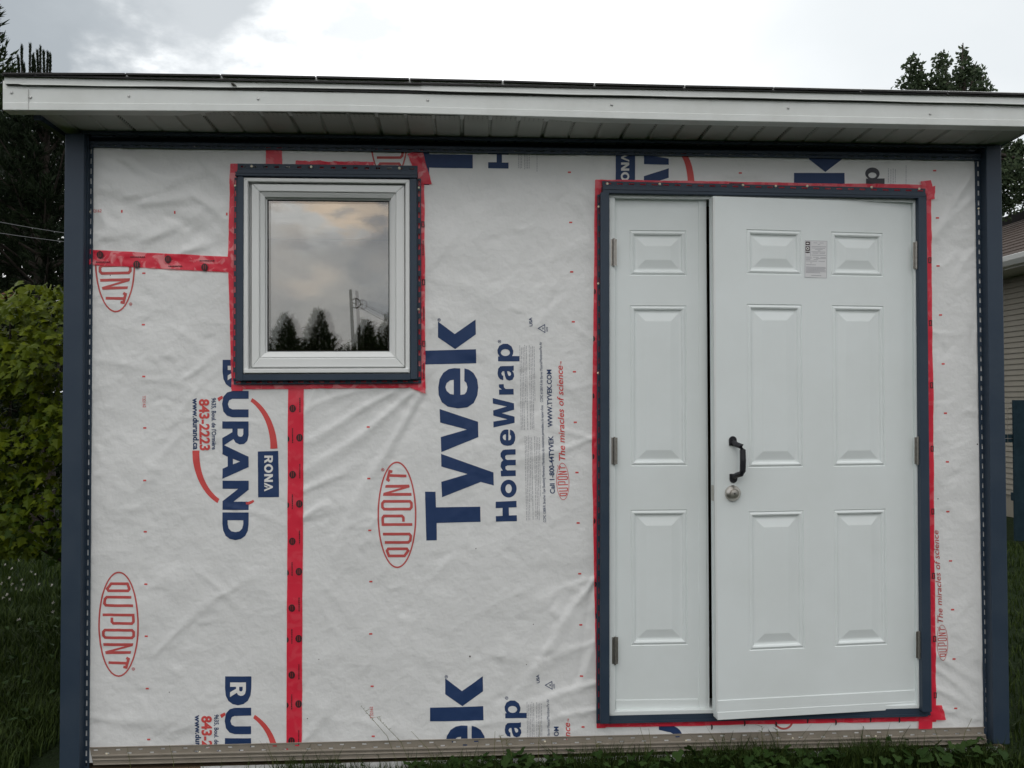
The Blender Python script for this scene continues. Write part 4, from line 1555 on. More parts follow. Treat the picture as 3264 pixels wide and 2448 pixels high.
mb.hexa([ptB(-0.0025, z0 - zb - 0.03, -0.010), ptB(-0.0025, z0 - zb - 0.03, -0.034), ptB(-0.0025, z0 - zb + 0.03, -0.034), ptB(-0.0025, z0 - zb + 0.03, -0.010)],
        [ptB(0.001, z0 - zb - 0.03, -0.010), ptB(0.001, z0 - zb - 0.03, -0.034), ptB(0.001, z0 - zb + 0.03, -0.034), ptB(0.001, z0 - zb + 0.03, -0.010)])
mb.build('latch_plate', M_NICKEL, leafB)

# paper label on the wide leaf
LB = [(2566, 766), (2637, 768), (2635, 886), (2565, 883)]
mb = MB()
mb.hexa([Q(x, y, 0.0008) for x, y in LB], [Q(x, y, 0.0001) for x, y in LB])
stk = mb.build('sticker', M_STICKER, leafB)
plq = lambda d: (lambda x, y: Q(x, y, d))
sf = lambda u, v: (lerp(2566, 2637, u) - 1.5 * v, lerp(766, 885, v) + 2 * u)
ink = Ink()
rect = lambda u0, v0, u1, v1: [sf(u0, v0), sf(u1, v0), sf(u1, v1), sf(u0, v1)]
ink.poly([rect(0.03, 0.03, 0.22, 0.13)])
ink.poly([rect(0.03, 0.155, 0.22, 0.28)])
ink.poly([rect(0.03, 0.30, 0.22, 0.335)])
ink.poly([ell(*sf(0.12, 0.335), 1, 1, n=8)])
ink.build('sticker_print', M_BLACKINK, leafB, plane=plq(0.0014), kind='stuff')
ink = Ink()
ink.poly([ell(sf(0.125, 0.215)[0], sf(0.125, 0.215)[1], 4.6, 5.2, n=16), ell(sf(0.125, 0.215)[0], sf(0.125, 0.215)[1], 2.4, 3, n=16)])
ink.poly([ell(sf(0.12, 0.08)[0], sf(0.12, 0.08)[1], 4.6, 2.2, n=14)])
ink.build('sticker_print', M_WHITEINK, leafB, plane=plq(0.0019), kind='stuff')
ink = Ink()
ink.poly(stroke(rect(0.01, 0.006, 0.99, 0.994), 0.9, True))
ink.poly([rect(0.25, 0.02, 0.262, 0.42)])
for v, segs in ((0.06, ((.38, .55), (.66, .84))), (0.10, ((.58, .68),)), (0.16, ((.3, .95),)), (0.20, ((.3, .9),)), (0.235, ((.45, .8),)), (0.27, ((.58, .7),)), (0.30, ((.3, .92),)), (0.335, ((.34, .6), (.66, .9))),
                (0.39, ((.3, .95),)), (0.445, ((.05, .3), (.36, .62), (.7, .95))), (0.475, ((.05, .3), (.5, .95))), (0.51, ((.05, .25), (.4, .6))), (0.55, ((.05, .55), (.62, .9))), (0.60, ((.25, .32),)),
                (0.65, ((.06, .5),)), (0.71, ((.06, .94),)), (0.74, ((.06, .94),)), (0.77, ((.06, .9),)), (0.80, ((.06, .94),)), (0.83, ((.06, .94),)), (0.86, ((.06, .7),)), (0.93, ((.3, .75),))):
    for s0, s1 in segs:
        ink.poly([rect(s0, v - 0.005, s1, v + 0.005)])
ink.build('sticker_print', M_GREYINK, leafB, plane=plq(0.0014), kind='stuff')

# --- eave: soffit, fascia, drip edge, shingles
Zs = P(1600, 436, 0.0)[2]                        # soffit height
def depth_for(px, py, z):
    r_ = ray(px, py)
    return CAM[1] + r_[1] * ((z - EYE) / r_[2])


YE = float(np.mean([depth_for(600, 354, P(600, 428, 0)[2]), depth_for(1600, 370, Zs), depth_for(2600, 392, P(2600, 452, 0)[2])]))
print('eave depth', YE)
XE0 = P(8, 351, YE)[0]
XE1 = P(3420, 405, YE)[0]


def eave_pt(px, py, y=None):
    return P(px, py, YE if y is None else y)


soff = thing('soffit', '', 's', (0, 0, 0))
for k in ('label', 'category'):
    del soff[k]
soff.parent = shed
# the soffit planks run from the fascia to the wall
zfun = lambda x, front: (eave_pt(0, 0)[2], 0)
xl0, xl1 = P(268, 423, 0.0)[0], P(3134, 470, 0.0)[0]


def sof_z(x, y):
    """height of the soffit: straight line from wall top to fascia foot, both slightly out of level as built"""
    zw = lerp(P(268, 425, 0.0)[2], P(3134, 472, 0.0)[2], (x - xl0) / (xl1 - xl0))
    za, zb_ = P(100, 353, YE)[2], P(3100, 402, YE)[2]
    xa, xb_ = P(100, 353, YE)[0], P(3100, 402, YE)[0]
    ze = lerp(za, zb_, (x - xa) / (xb_ - xa)) + 0.008
    return lerp(zw, ze, y / YE)


pw = (P(1735, 450, 0)[0] - P(720, 440, 0)[0]) / 6.0
pw = 84.0 * (P(1600, 440, 0)[0] - P(1500, 440, 0)[0]) / 100.0
xk = XE0 + 0.012
k = 0
starts = []
x = P(360, 430, 0.0)[0] - pw * 9
while x < XE1 + pw:
    starts.append(x)
    x += pw
SL0, SL1 = P(206, 423, 0.0)[0], P(3200, 468, 0.0)[0]
for k, x0 in enumerate(starts):
    x1 = x0 + pw
    a0, a1 = max(x0, SL0), min(x1, SL1)
    if a1 - a0 < 0.03:
        continue
    deep = k % 3 == 0
    mb = MB()
    gw = 0.015 if not deep else 0.018
    gd = 0.006 if not deep else 0.011
    prof_ = [(a0, 0), (max(a0, a1 - gw), 0), (max(a0, a1 - gw * 0.7), gd), (max(a0, a1 - gw * 0.3), gd), (a1, 0)]
    y_in = 0.03
    V = []
    for yv in (YE + 0.004, y_in):
        for xx, up in prof_:
            V.append((xx, yv, sof_z(xx, max(min(yv, 0), YE)) + up))
    n_ = len(prof_)
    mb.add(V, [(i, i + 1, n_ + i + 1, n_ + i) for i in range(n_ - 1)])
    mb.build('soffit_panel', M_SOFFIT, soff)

# navy end rake board under the left end of the eave
mb = MB()
zz = sof_z(P(200, 425, 0)[0], 0)
xa = P(196, 423, 0.0)[0]
mb.hexa([(xa - 0.012, YE + 0.06, sof_z(xa, YE) + 0.004), (xa + 0.012, YE + 0.06, sof_z(xa, YE) + 0.004), (xa + 0.012, YE + 0.06, sof_z(xa, YE) - 0.022), (xa - 0.012, YE + 0.06, sof_z(xa, YE) - 0.022)],
        [(xa - 0.012, 2.4, zz + 0.004), (xa + 0.012, 2.4, zz + 0.004), (xa + 0.012, 2.4, zz - 0.022), (xa - 0.012, 2.4, zz - 0.022)])
mb.build('rake_trim', M_NAVY, shed)

# fascia: one long bent sheet with a lower and an upper fold
FX = [(8, 351), (1100, 356.5), (2200, 384), (3264, 404), (3425, 407)]          # foot line
FT = [(15, 269), (1100, 283), (2200, 309), (3264, 332), (3425, 335.5)]         # under the drip edge
DT = [(12, 241), (700, 246), (1340, 257), (2200, 278), (3264, 302), (3425, 305)]  # top of the drip edge


def line_at(tab, px):
    for (xa_, ya_), (xb_, yb_) in zip(tab, tab[1:]):
        if px <= xb_:
            return lerp(ya_, yb_, (px - xa_) / (xb_ - xa_))
    return tab[-1][1]


pxs = np.linspace(9, 3424, 120)


def fascia_sheet(rows_, back, x_lo=9, x_hi=3424, jit=0.0, name='fascia', parent=None, material=M_FASCIA):
    """rows_ = [(function px -> py, y depth offset)] from top to bottom"""
    V, Fc = [], []
    xs_ = np.linspace(x_lo, x_hi, 120)
    for fn, dy in rows_:
        for i, px in enumerate(xs_):
            wob = jit * math.sin(px * 0.011) * math.sin(px * 0.0031 + 1)
            V.append(P(px, fn(px), YE + dy + wob))
    n_ = len(xs_)
    for r_ in range(len(rows_) - 1):
        for i in range(n_ - 1):
            Fc.append((r_ * n_ + i, r_ * n_ + i + 1, (r_ + 1) * n_ + i + 1, (r_ + 1) * n_ + i))
    nb = len(V)
    V += [(p[0], p[1] + back, p[2]) for p in V[-n_:]]           # return under the foot
    for i in range(n_ - 1):
        Fc.append(((len(rows_) - 1) * n_ + i, (len(rows_) - 1) * n_ + i + 1, nb + i + 1, nb + i))
    # closed left end
    left = [r_ * n_ for r_ in range(len(rows_))]
    o_ = len(V)
    for r_ in left:
        V.append((V[r_][0], V[r_][1] + 0.05, V[r_][2]))
    for k in range(len(left) - 1):
        Fc.append((left[k], left[k + 1], o_ + k + 1, o_ + k))
    return obj(name, V, Fc, material, parent or shed)


foot = lambda px: line_at(FX, px)
ft = lambda px: line_at(FT, px)
fas = fascia_sheet([(lambda px: ft(px) - 12, 0.004), (lambda px: ft(px) + 8, 0.0), (lambda px: ft(px) + 11, 0.0), (lambda px: ft(px) + 12.5, -0.003), (lambda px: lerp(ft(px), foot(px), 0.70), -0.003),
                    (lambda px: lerp(ft(px), foot(px), 0.715), -0.0055), (lambda px: foot(px) - 2, -0.0055), (lambda px: foot(px), -0.004)], 0.05, jit=0.0008)
drip_y = lambda px: line_at(DT, px)
wave = lambda px: 0.8 * math.sin(px * 0.0045) + 0.5 * math.sin(px * 0.017 + 2) - 0.5 - (2.5 if px < 60 else 0.0)
fascia_sheet([(lambda px: drip_y(px) - 7, -0.010), (lambda px: drip_y(px) + 6, -0.0115), (lambda px: ft(px) - 4, -0.0125), (lambda px: ft(px) + wave(px), -0.0135)], 0.006, 14, 1355, name='drip_edge')
fascia_sheet([(lambda px: drip_y(px) - 7, -0.0135), (lambda px: drip_y(px) + 6, -0.015), (lambda px: ft(px) - 4, -0.0155), (lambda px: ft(px) + wave(px), -0.0165)], 0.006, 1343, 3424, name='drip_edge')
mb = MB()
for x, y in ((37, 295), (97, 310), (411, 306), (823, 315), (1363, 319), (1950, 333), (2513, 344), (2965, 363)):
    mb = MB()
    cc = P(x, y, YE - 0.004)
    mb.lathe_y(cc, [(0.0052, 0.001), (0.0048, -0.0016), (0.003, -0.0032), (0.0015, -0.0028)], 12)
    mb.build('screw', M_SCREW, fas, smooth=True)
mb = MB()
mb.quad_px([(89, 284), (90.4, 284), (91, 350), (89.6, 350)], YE - 0.0062, YE - 0.004)
mb.build('fascia_joint', mat('dark_joint', (0.5, 0.5, 0.48), 0.6), fas)

# dried leaf stuck on the metal
lf = [(735, 264), (739, 263.5), (746, 266), (751, 270), (755, 275.5), (748, 274), (741, 272), (737, 268)]
lp = [P(x, y, YE - 0.018 - 0.003 * (i % 2)) for i, (x, y) in enumerate(lf)]
lc = P(744, 269, YE - 0.024)
o_ = obj('dead_leaf', lp + [lc] + [p + np.array([0, 0.0012, 0]) for p in lp],
         [(i, (i + 1) % 8, 8) for i in range(8)] + [tuple(range(16, 8, -1))], mat('dead_leaf_brown', (0.03, 0.028, 0.02), 0.8))
o_['label'] = 'small dark dead leaf stuck to the white roof edge above the window'
o_['category'] = 'leaf'

# roof
roof = thing('roof', '', 'r', (0, 0, 0))
for k in ('label', 'category'):
    del roof[k]
roof.parent = shed
ZR = P(1600, 256, YE - 0.02)[2]
SL = math.tan(R(9))
tops = [(0, 230), (398, 232), (701, 236), (1005, 241.5), (1304, 248), (1602, 255), (1895, 263.5), (2183, 271), (2467, 277), (2746, 284), (3030, 290.5), (3264, 296), (3430, 300)]
cuts = [108, 398, 701, 1005, 1304, 1602, 1895, 2183, 2467, 2746, 3025, 3300, 3430]


def shingle(xa_, za_, xb_, zb_, y0, y1, parent=roof, sl=SL):
    mb = MB()
    th = 0.0065
    fr = [(xa_, y0, za_), (xb_, y0, zb_), (xb_, y0, zb_ - th), (xa_, y0, za_ - th)]
    bk = [(xa_, y1, za_ + (y1 - y0) * sl), (xb_, y1, zb_ + (y1 - y0) * sl), (xb_, y1, zb_ + (y1 - y0) * sl - th), (xa_, y1, za_ + (y1 - y0) * sl - th)]
    mb.hexa(fr, bk)
    return mb.build('shingle', M_SHINGLE, parent)


YS = YE - 0.028
prev = 4
for c_ in cuts:
    pa, pb_ = P(prev + 3.4, line_at(tops, prev) + 1.0 * random.random(), YS), P(c_ - 1.5, line_at(tops, c_) + 1.0 * random.random(), YS)
    shingle(pa[0], pa[2], pb_[0], pb_[2], YS, YS + 0.16)
    # starter course under the gap
    prev = c_
mb = MB()
q0, q1 = P(6, line_at(tops, 6) + 6.5, YS + 0.006), P(3428, line_at(tops, 3428) + 6.5, YS + 0.006)
mb.hexa([(q0[0], YS + 0.006, q0[2]), (q1[0], YS + 0.006, q1[2]), (q1[0], YS + 0.006, q1[2] - 0.006), (q0[0], YS + 0.006, q0[2] - 0.006)],
        [(q0[0], YS + 0.3, q0[2] + 0.29 * SL), (q1[0], YS + 0.3, q1[2] + 0.29 * SL), (q1[0], YS + 0.3, q1[2] + 0.29 * SL - 0.006), (q0[0], YS + 0.3, q0[2] + 0.29 * SL - 0.006)])
mb.build('starter_course', M_SHINGLE, roof)
for r_ in range(1, 10):                             # further courses up the slope
    yy = YS + 0.14 * r_
    za_ = P(6, line_at(tops, 6), YS)[2] + 0.14 * r_ * SL + 0.004 * min(r_, 1)
    zb_ = P(3428, line_at(tops, 3428), YS)[2] + 0.14 * r_ * SL + 0.004 * min(r_, 1)
    off = 0.15 if r_ % 2 else 0.0
    x = q0[0]
    e = q0[0] + 0.305 - off
    while x < q1[0] - 0.02:
        e = min(e, q1[0])
        f0, f1 = (x - q0[0]) / (q1[0] - q0[0]), (e - q0[0]) / (q1[0] - q0[0])
        shingle(x + 0.002, lerp(za_, zb_, f0) - 0.001, e - 0.002, lerp(za_, zb_, f1) - 0.001, yy, yy + 0.16)
        x = e
        e = x + 0.305
# rest of the roof body: deck up to the ridge, back slope
mb = MB()
za_, zb_ = q0[2] - 0.012, q1[2] - 0.012
yr = 1.2
mb.hexa([(q0[0] + .01, YS + 0.02, za_), (q1[0] - .01, YS + 0.02, zb_), (q1[0] - .01, YS + 0.02, zb_ - 0.02), (q0[0] + .01, YS + 0.02, za_ - 0.02)],
        [(q0[0] + .01, yr, za_ + (yr - YS) * SL), (q1[0] - .01, yr, zb_ + (yr - YS) * SL), (q1[0] - .01, yr, zb_ + (yr - YS) * SL - 0.02), (q0[0] + .01, yr, za_ + (yr - YS) * SL - 0.02)])
mb.hexa([(q0[0] + .01, yr + 0.001, za_ + (yr - YS) * SL), (q1[0] - .01, yr + 0.001, zb_ + (yr - YS) * SL), (q1[0] - .01, yr + 0.001, zb_ + (yr - YS) * SL - 0.02), (q0[0] + .01, yr + 0.001, za_ + (yr - YS) * SL - 0.02)],
        [(q0[0] + .01, 2.7, za_), (q1[0] - .01, 2.7, zb_), (q1[0] - .01, 2.7, zb_ - 0.02), (q0[0] + .01, 2.7, za_ - 0.02)])
mb.build('roof_deck', M_SHINGLE, roof)

# body of the shed behind the front
xl, xr = P(206, 430, 0)[0] + 0.02, P(3192, 480, 0)[0] - 0.02
ztop = Zs + 0.02
mb = MB()
mb.box((xl, 0.05, 0.0), (WINO[0] - 0.02, 0.09, ztop))
mb.box((WINO[1] + 0.02, 0.05, 0.0), (DORO[0] - 0.02, 0.09, ztop))
mb.box((DORO[1] + 0.02, 0.05, 0.0), (xr, 0.09, ztop))
mb.box((WINO[0] - 0.02, 0.0505, 0.0), (WINO[1] + 0.02, 0.0895, WINO[2] - 0.02))
mb.box((WINO[0] - 0.02, 0.0505, WINO[3] + 0.02), (WINO[1] + 0.02, 0.0895, ztop))
mb.box((DORO[0] - 0.02, 0.0505, DORO[3] + 0.02), (DORO[1] + 0.02, 0.0895, ztop))
mb.box((DORO[0] - 0.02, 0.0505, 0.0), (DORO[1] + 0.02, 0.0895, DORO[2] - 0.02))
mb.build('wall_framing', M_WOOD, shed)
mb = MB()
mb.box((xl, 0.092, 0.0), (xl + 0.09, 2.4, ztop))
mb.build('side_wall', M_WOOD, shed)
mb = MB()
mb.box((xr - 0.09, 0.092, 0.0), (xr, 2.4, ztop))
mb.build('side_wall', M_WOOD, shed)
mb = MB()
mb.box((xl + 0.092, 2.32, 0.0), (xr - 0.092, 2.4, ztop))
mb.build('back_wall', M_WOOD, shed)
mb = MB()
mb.box((xl, 0.0, -0.03), (xr, 2.4, -0.002))
mb.build('floor', M_WOOD, shed)
mb = MB()
mb.box((xl + 0.1, 0.1, ztop + 0.002), (xr - 0.1, 2.3, ztop + 0.02))
mb.build('ceiling', M_WOOD, shed)
mb = MB()
V, Fc = [], []
nn = 90
for i in range(nn + 1):
    x = lerp(P(640, 2430)[0], xr - 0.03, i / nn)
    V += [(x, -0.001, 0.0), (x, -0.004 - 0.006 * random.random(), -0.03 - 0.02 * random.random()), (x, 0.0, -0.15)]
for i in range(nn):
    for k in (0, 1):
        Fc.append((i * 3 + k, (i + 1) * 3 + k, (i + 1) * 3 + k + 1, i * 3 + k + 1))
obj('base_sheet', V, Fc, M_FOAM, shed)

# ------------------------------------------------------------------ surroundings
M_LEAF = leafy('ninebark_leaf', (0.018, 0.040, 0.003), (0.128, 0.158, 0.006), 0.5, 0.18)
M_LEAFRED = leafy('reddish_shoot', (0.10, 0.035, 0.02), (0.16, 0.06, 0.02), 0.5, 0.2)
M_NEEDLE = leafy('pine_needle', (0.006, 0.012, 0.006), (0.016, 0.026, 0.010), 0.7, 0.05)
M_CEDAR = leafy('cedar_spray', (0.010, 0.020, 0.007), (0.028, 0.045, 0.013), 0.65, 0.1)
M_BROAD = leafy('broad_leaf', (0.032, 0.052, 0.028), (0.085, 0.115, 0.060), 0.5, 0.3)
M_GRASS = leafy('grass_blade', (0.014, 0.027, 0.006), (0.046, 0.070, 0.015), 0.6, 0.2)
M_CLOVER = leafy('clover_leaf', (0.020, 0.045, 0.010), (0.040, 0.075, 0.018), 0.5, 0.25)
M_STALK = leafy('grass_stalk', (0.09, 0.11, 0.03), (0.16, 0.15, 0.06), 0.6, 0.2)
M_FLOWER = mat('clover_bloom', (0.42, 0.40, 0.36), 0.7)
M_BARK = mat('bark', (0.035, 0.026, 0.02), 0.9, var=(20, 0.7, (0.02, 0.015, 0.011)), bump=(40, 0.8, 0.02))


def rand_dirs(n, r_):
    v = r_.normal(size=(n, 3))
    return v / np.linalg.norm(v, axis=1, keepdims=True)


def tris_mesh(name, A, B, C, material, parent, tone, kind=None):
    """loose triangles"""
    n = len(A)
    V = np.stack([A, B, C], 1).reshape(-1, 3)
    Fc = np.arange(n * 3).reshape(n, 3)
    return obj(name, V, Fc, material, parent, tone=np.repeat(tone, 3), kind=kind)


def diamonds(name, ctr, d, nrm, ln, wd, material, parent, tone, kind=None):
    """folded leaf: two triangles meeting on the mid rib"""
    s_ = np.cross(d, nrm)
    s_ /= np.linalg.norm(s_, axis=1, keepdims=True) + 1e-9
    up = np.cross(s_, d)
    ln, wd = np.asarray(ln)[:, None], np.asarray(wd)[:, None]
    a, c = ctr - d * ln * 0.5, ctr + d * ln * 0.5
    l_ = ctr - s_ * wd * 0.5 + up * wd * 0.18 - d * ln * 0.05
    r_ = ctr + s_ * wd * 0.5 + up * wd * 0.18 - d * ln * 0.05
    n = len(ctr)
    V = np.stack([a, r_, c, l_], 1).reshape(-1, 3)
    b4 = np.arange(n)[:, None] * 4
    Fc = np.concatenate([b4 + [0, 1, 2], b4 + [0, 2, 3]])
    return obj(name, V, Fc, material, parent, tone=np.repeat(tone, 4), kind=kind)


def needles(ctr, axis, n_each, ln, spread, wd, r_):
    n = len(ctr)
    c = np.repeat(ctr, n_each, 0)
    a = np.repeat(axis, n_each, 0)
    d = a + rand_dirs(n * n_each, r_) * spread
    d /= np.linalg.norm(d, axis=1, keepdims=True)
    base = c + a * r_.uniform(-0.5, 0.5, (n * n_each, 1)) * ln * 1.2
    s_ = np.cross(d, rand_dirs(n * n_each, r_))
    s_ /= np.linalg.norm(s_, axis=1, keepdims=True)
    L_ = ln * r_.uniform(0.7, 1.2, (n * n_each, 1))
    return base - s_ * wd, base + s_ * wd, base + d * L_


# --- pines on the left
def pine(px, y, top_py, low_z, spread_m, label, seed, whorls=15, per=7, dens=1.0, candles=()):
    r_ = np.random.default_rng(seed)
    b = P(px, 1800, y)
    top = P(px, top_py, y)[2]
    gz = float(ground_z(b[0], y))
    t_ = thing('pine_tree', label, 'tree', (b[0], y, gz), 'pine trees beyond the left end of the shed')
    mb = MB()
    mb.tube([(b[0] + 0.04 * math.sin(k), y, lerp(gz, top - 0.15, k / 8)) for k in range(9)], [lerp(0.13, 0.015, k / 8) for k in range(9)], 8)
    mbb = MB()
    C, A = [], []
    for wv_ in range(whorls):
        f = wv_ / (whorls - 1)
        z = lerp(low_z, top - 0.35, f ** 0.9)
        ln = spread_m * (1 - f) ** 0.7 + 0.25
        for k in range(per):
            th = 2 * math.pi * (k + r_.random() * 0.8) / per + wv_ * 0.7
            L_ = ln * r_.uniform(0.6, 1.1)
            el = 0.15 + 0.6 * f + r_.normal(0, 0.1)
            d = np.array([math.cos(th) * math.cos(el), math.sin(th) * math.cos(el), math.sin(el)])
            o_ = np.array([b[0], y, z + r_.normal(0, 0.08)])
            pts = [o_ + d * L_ * q + np.array([0, 0, 0.10 * L_ * q * q]) for q in (0, .35, .7, 1.0)]
            mbb.tube(pts, [0.022, 0.015, 0.010, 0.005], 5, cap=False)
            nsp = max(4, int(9 * L_ * dens))
            for q in np.linspace(0.25, 1.0, nsp):
                p = lerp(np.array(pts[0]), np.array(pts[-1]), q)
                for s_ in range(3):
                    dd = d + r_.normal(0, 0.55, 3) + [0, 0, 0.35]
                    dd /= np.linalg.norm(dd)
                    C.append(p + dd * r_.uniform(0.02, 0.28))
                    A.append(dd)
    mb.build('trunk', M_BARK, t_, smooth=True)
    mbb.build('branches', M_BARK, t_, smooth=True, kind='stuff')
    C, A = np.array(C), np.array(A)
    a, c, d = needles(C, A, 20, 0.11, 0.75, 0.0065, r_)
    ton = np.repeat(r_.random(len(C)), 20) * 0.7 + r_.random(len(a)) * 0.3
    tris_mesh('crown', a, c, d, M_NEEDLE, t_, ton, kind='stuff')
    for cx, y0, y1 in candles:                   # upright new shoots at the tip
        p0, p1 = P(cx, y1, y), P(cx + r_.normal(0, 3), y0, y)
        pts = np.linspace(p0, p1, 12)
        ax = np.repeat([(p1 - p0) / np.linalg.norm(p1 - p0)], 12, 0)
        a, c, d = needles(pts, ax, 40, 0.045, 0.42, 0.005, r_)
        m_ = MB()
        m_.tube([p0 - [0, 0, 0.25], p1], [0.012, 0.006], 6)
        sh = m_.build('shoot', M_BARK, t_)
        tris_mesh('shoot_needles', a, c, d, M_NEEDLE, sh, r_.random(len(a)), kind='stuff')
    return t_


pine(128, 6.0, 320, 0.9, 1.25, 'dark pine with upright shoots showing just over the left end of the roof', 21, whorls=17, per=7,
     candles=((70, 158, 215), (62, 190, 236), (95, 152, 236), (104, 185, 236), (122, 172, 240), (128, 162, 240), (141, 173, 240), (150, 178, 240), (160, 182, 240), (113, 200, 240), (78, 215, 240)))
pine(40, 8.2, 260, 0.6, 1.7, 'broad dark pine filling the left edge behind the bush', 22, whorls=15, per=7, dens=0.75)
pine(230, 10.0, 480, 0.6, 1.6, 'smaller dark pine mostly hidden behind the navy left corner post', 23, whorls=12, per=6, dens=0.7)


def cedar(b, top, radius, label, seed, n=2600, group='', y_stretch=1.0, wispy=1.0, name='cedar_tree', spray=0.12):
    r_ = np.random.default_rng(seed)
    t_ = thing(name, label, 'tree', b, group)
    H_ = top - b[2]
    mb = MB()
    mb.tube([(b[0], b[1], lerp(b[2], top - 0.1, k / 6)) for k in range(7)], [lerp(0.14, 0.012, k / 6) for k in range(7)], 7)
    mb.build('trunk', M_BARK, t_, smooth=True)
    f = 1 - np.sqrt(r_.random(n))
    f = np.clip(f, 0, 1)
    th = r_.uniform(0, 2 * math.pi, n)
    lob = 1 + 0.18 * np.sin(th * 5 + f * 23 + seed) + 0.15 * np.sin(th * 3 - f * 31)
    rad = radius * (1 - f) ** 0.85 * lob * np.sqrt(r_.uniform(0.25, 1.0, n)) + 0.03
    ctr = np.stack([b[0] + rad * np.cos(th), b[1] + rad * np.sin(th) * y_stretch, b[2] + 0.25 + f * (H_ - 0.25)], 1)
    d = np.stack([np.cos(th) * 0.7, np.sin(th) * 0.7, np.full(n, 0.75)], 1) + r_.normal(0, 0.3, (n, 3))
    d /= np.linalg.norm(d, axis=1, keepdims=True)
    a, c, e = needles(ctr, d, 7, spray, 0.5 * wispy, 0.014, r_)
    tris_mesh('crown', a, c, e, M_CEDAR, t_, np.repeat(r_.random(n), 7), kind='stuff')
    return t_


bx = P(-95, 1800, 7.0)
cedar((bx[0], 7.0, float(ground_z(bx[0], 7.0))), P(-95, -190, 7.0)[2], 1.15, 'tall leafy green cedar at the upper left edge beside the pine shoots', 31, n=6500, group='', spray=0.10)

# --- yellow green bush at the left
BY = 1.35
r_ = np.random.default_rng(41)
bc = P(30, 1400, BY)
gz = float(ground_z(bc[0], BY))
bush = thing('leafy_bush', 'yellow green ninebark bush with lobed leaves left of the navy corner post', 'bush', (bc[0], BY, gz))
LEAF2D = [(0, 0), (0.18, 0.02), (0.46, 0.10), (0.30, 0.30), (0.52, 0.52), (0.24, 0.58), (0.0, 1.0), (-0.24, 0.58), (-0.52, 0.52), (-0.30, 0.30), (-0.46, 0.10), (-0.18, 0.02)]


def leaf_mesh(size, r_):
    V = [(x * size, (abs(x) * 0.28 - (y - 0.4) ** 2 * 0.25) * size, -y * size) for x, y in LEAF2D]
    V.append((0, -0.02 * size, -0.45 * size))
    n_ = len(LEAF2D)
    return V, [(i, (i + 1) % n_, n_) for i in range(n_)]


def rot(az, tip, roll):
    return np.array(Matrix.Rotation(az, 3, 'Z') @ Matrix.Rotation(tip, 3, 'X') @ Matrix.Rotation(roll, 3, 'Y'))


protos = []
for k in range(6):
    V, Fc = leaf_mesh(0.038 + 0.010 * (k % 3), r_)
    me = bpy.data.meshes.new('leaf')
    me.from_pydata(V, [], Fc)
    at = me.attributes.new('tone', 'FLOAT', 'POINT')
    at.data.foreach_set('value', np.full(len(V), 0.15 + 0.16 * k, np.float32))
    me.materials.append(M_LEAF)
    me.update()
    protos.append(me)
# surface of the bush: rounded front, ragged top
def bush_top(x):
    return P(60, 925, BY)[2] + 0.05 * math.sin(x * 9) + 0.04 * math.sin(x * 23 + 1) - 0.35 * max(0.0, abs(x - bc[0]) - 0.9) ** 2


cnt = 0
VV, FF, TT = [], [], []
for k in range(11000):
    x = bc[0] + r_.uniform(-1.1, 1.05)
    zt_ = bush_top(x)
    h = r_.random() ** 0.9
    z = lerp(0.58 + 0.07 * math.sin(x * 5.0), zt_, h)
    front = BY - 0.55 * math.sqrt(max(0.0, 1 - ((z - 0.9) / 1.35) ** 2)) - 0.07 * math.sin(x * 11 + z * 7) - 0.05 * math.sin(z * 17 - x * 6)
    dep = abs(r_.normal(0, 0.24))
    if math.sin(x * 13 + 2) * math.sin(z * 15 + x * 4) > 0.55:
        dep += 0.16                                   # hollows between the leaf layers
    y = front + dep
    if z > zt_ - 0.08:
        y = BY + r_.uniform(-0.4, 0.3)
    M_ = rot(r_.normal(0, 0.7), r_.normal(-0.55, 0.35), r_.normal(0, 0.35))
    pos = np.array([x, y, z])
    q = (pos - CAM)
    u_ = F_PX * (q @ AX[0]) / (q @ AX[2]) + CX
    if dep < 0.07 and -40 < u_ < 205 and cnt < 290:
        o_ = bpy.data.objects.new('leaf', protos[int(np.clip(2.2 * h + r_.normal(1.4, 1.3), 0, 5))])  # height picks paler leaves, painting the shade of the lower bush
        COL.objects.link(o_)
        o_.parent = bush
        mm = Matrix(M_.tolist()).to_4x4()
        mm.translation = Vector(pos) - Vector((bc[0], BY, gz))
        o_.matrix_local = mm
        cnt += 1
    else:
        V, Fc = leaf_mesh(r_.uniform(0.030, 0.058), r_)
        o0 = len(VV)
        VV.extend((np.array(V) @ M_.T + pos).tolist())
        FF.extend([tuple(i + o0 for i in f) for f in Fc])
        TT.extend([float(np.clip(0.25 + 0.4 * h + r_.normal(0, 0.22), 0, 1))] * len(V))  # leaf colour darkens downwards, self-shade put into the tone
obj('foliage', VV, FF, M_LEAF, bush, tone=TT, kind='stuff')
mb = MB()
for k in range(8):
    x = bc[0] + r_.uniform(-0.5, 0.7)
    x2 = x + r_.normal(0, 0.15)
    y = BY + r_.uniform(-0.3, 0.3)
    mb.tube([(bc[0] + 0.42 + (x - bc[0]) * 0.05, y + 0.25, gz), (bc[0] + 0.40, y + 0.2, 0.5), (x, y, 0.95), (x2, y + r_.normal(0, 0.1), bush_top(x2) - 0.03)], [0.012, 0.011, 0.008, 0.004], 5)
mb.build('stems', M_BARK, bush, kind='stuff')
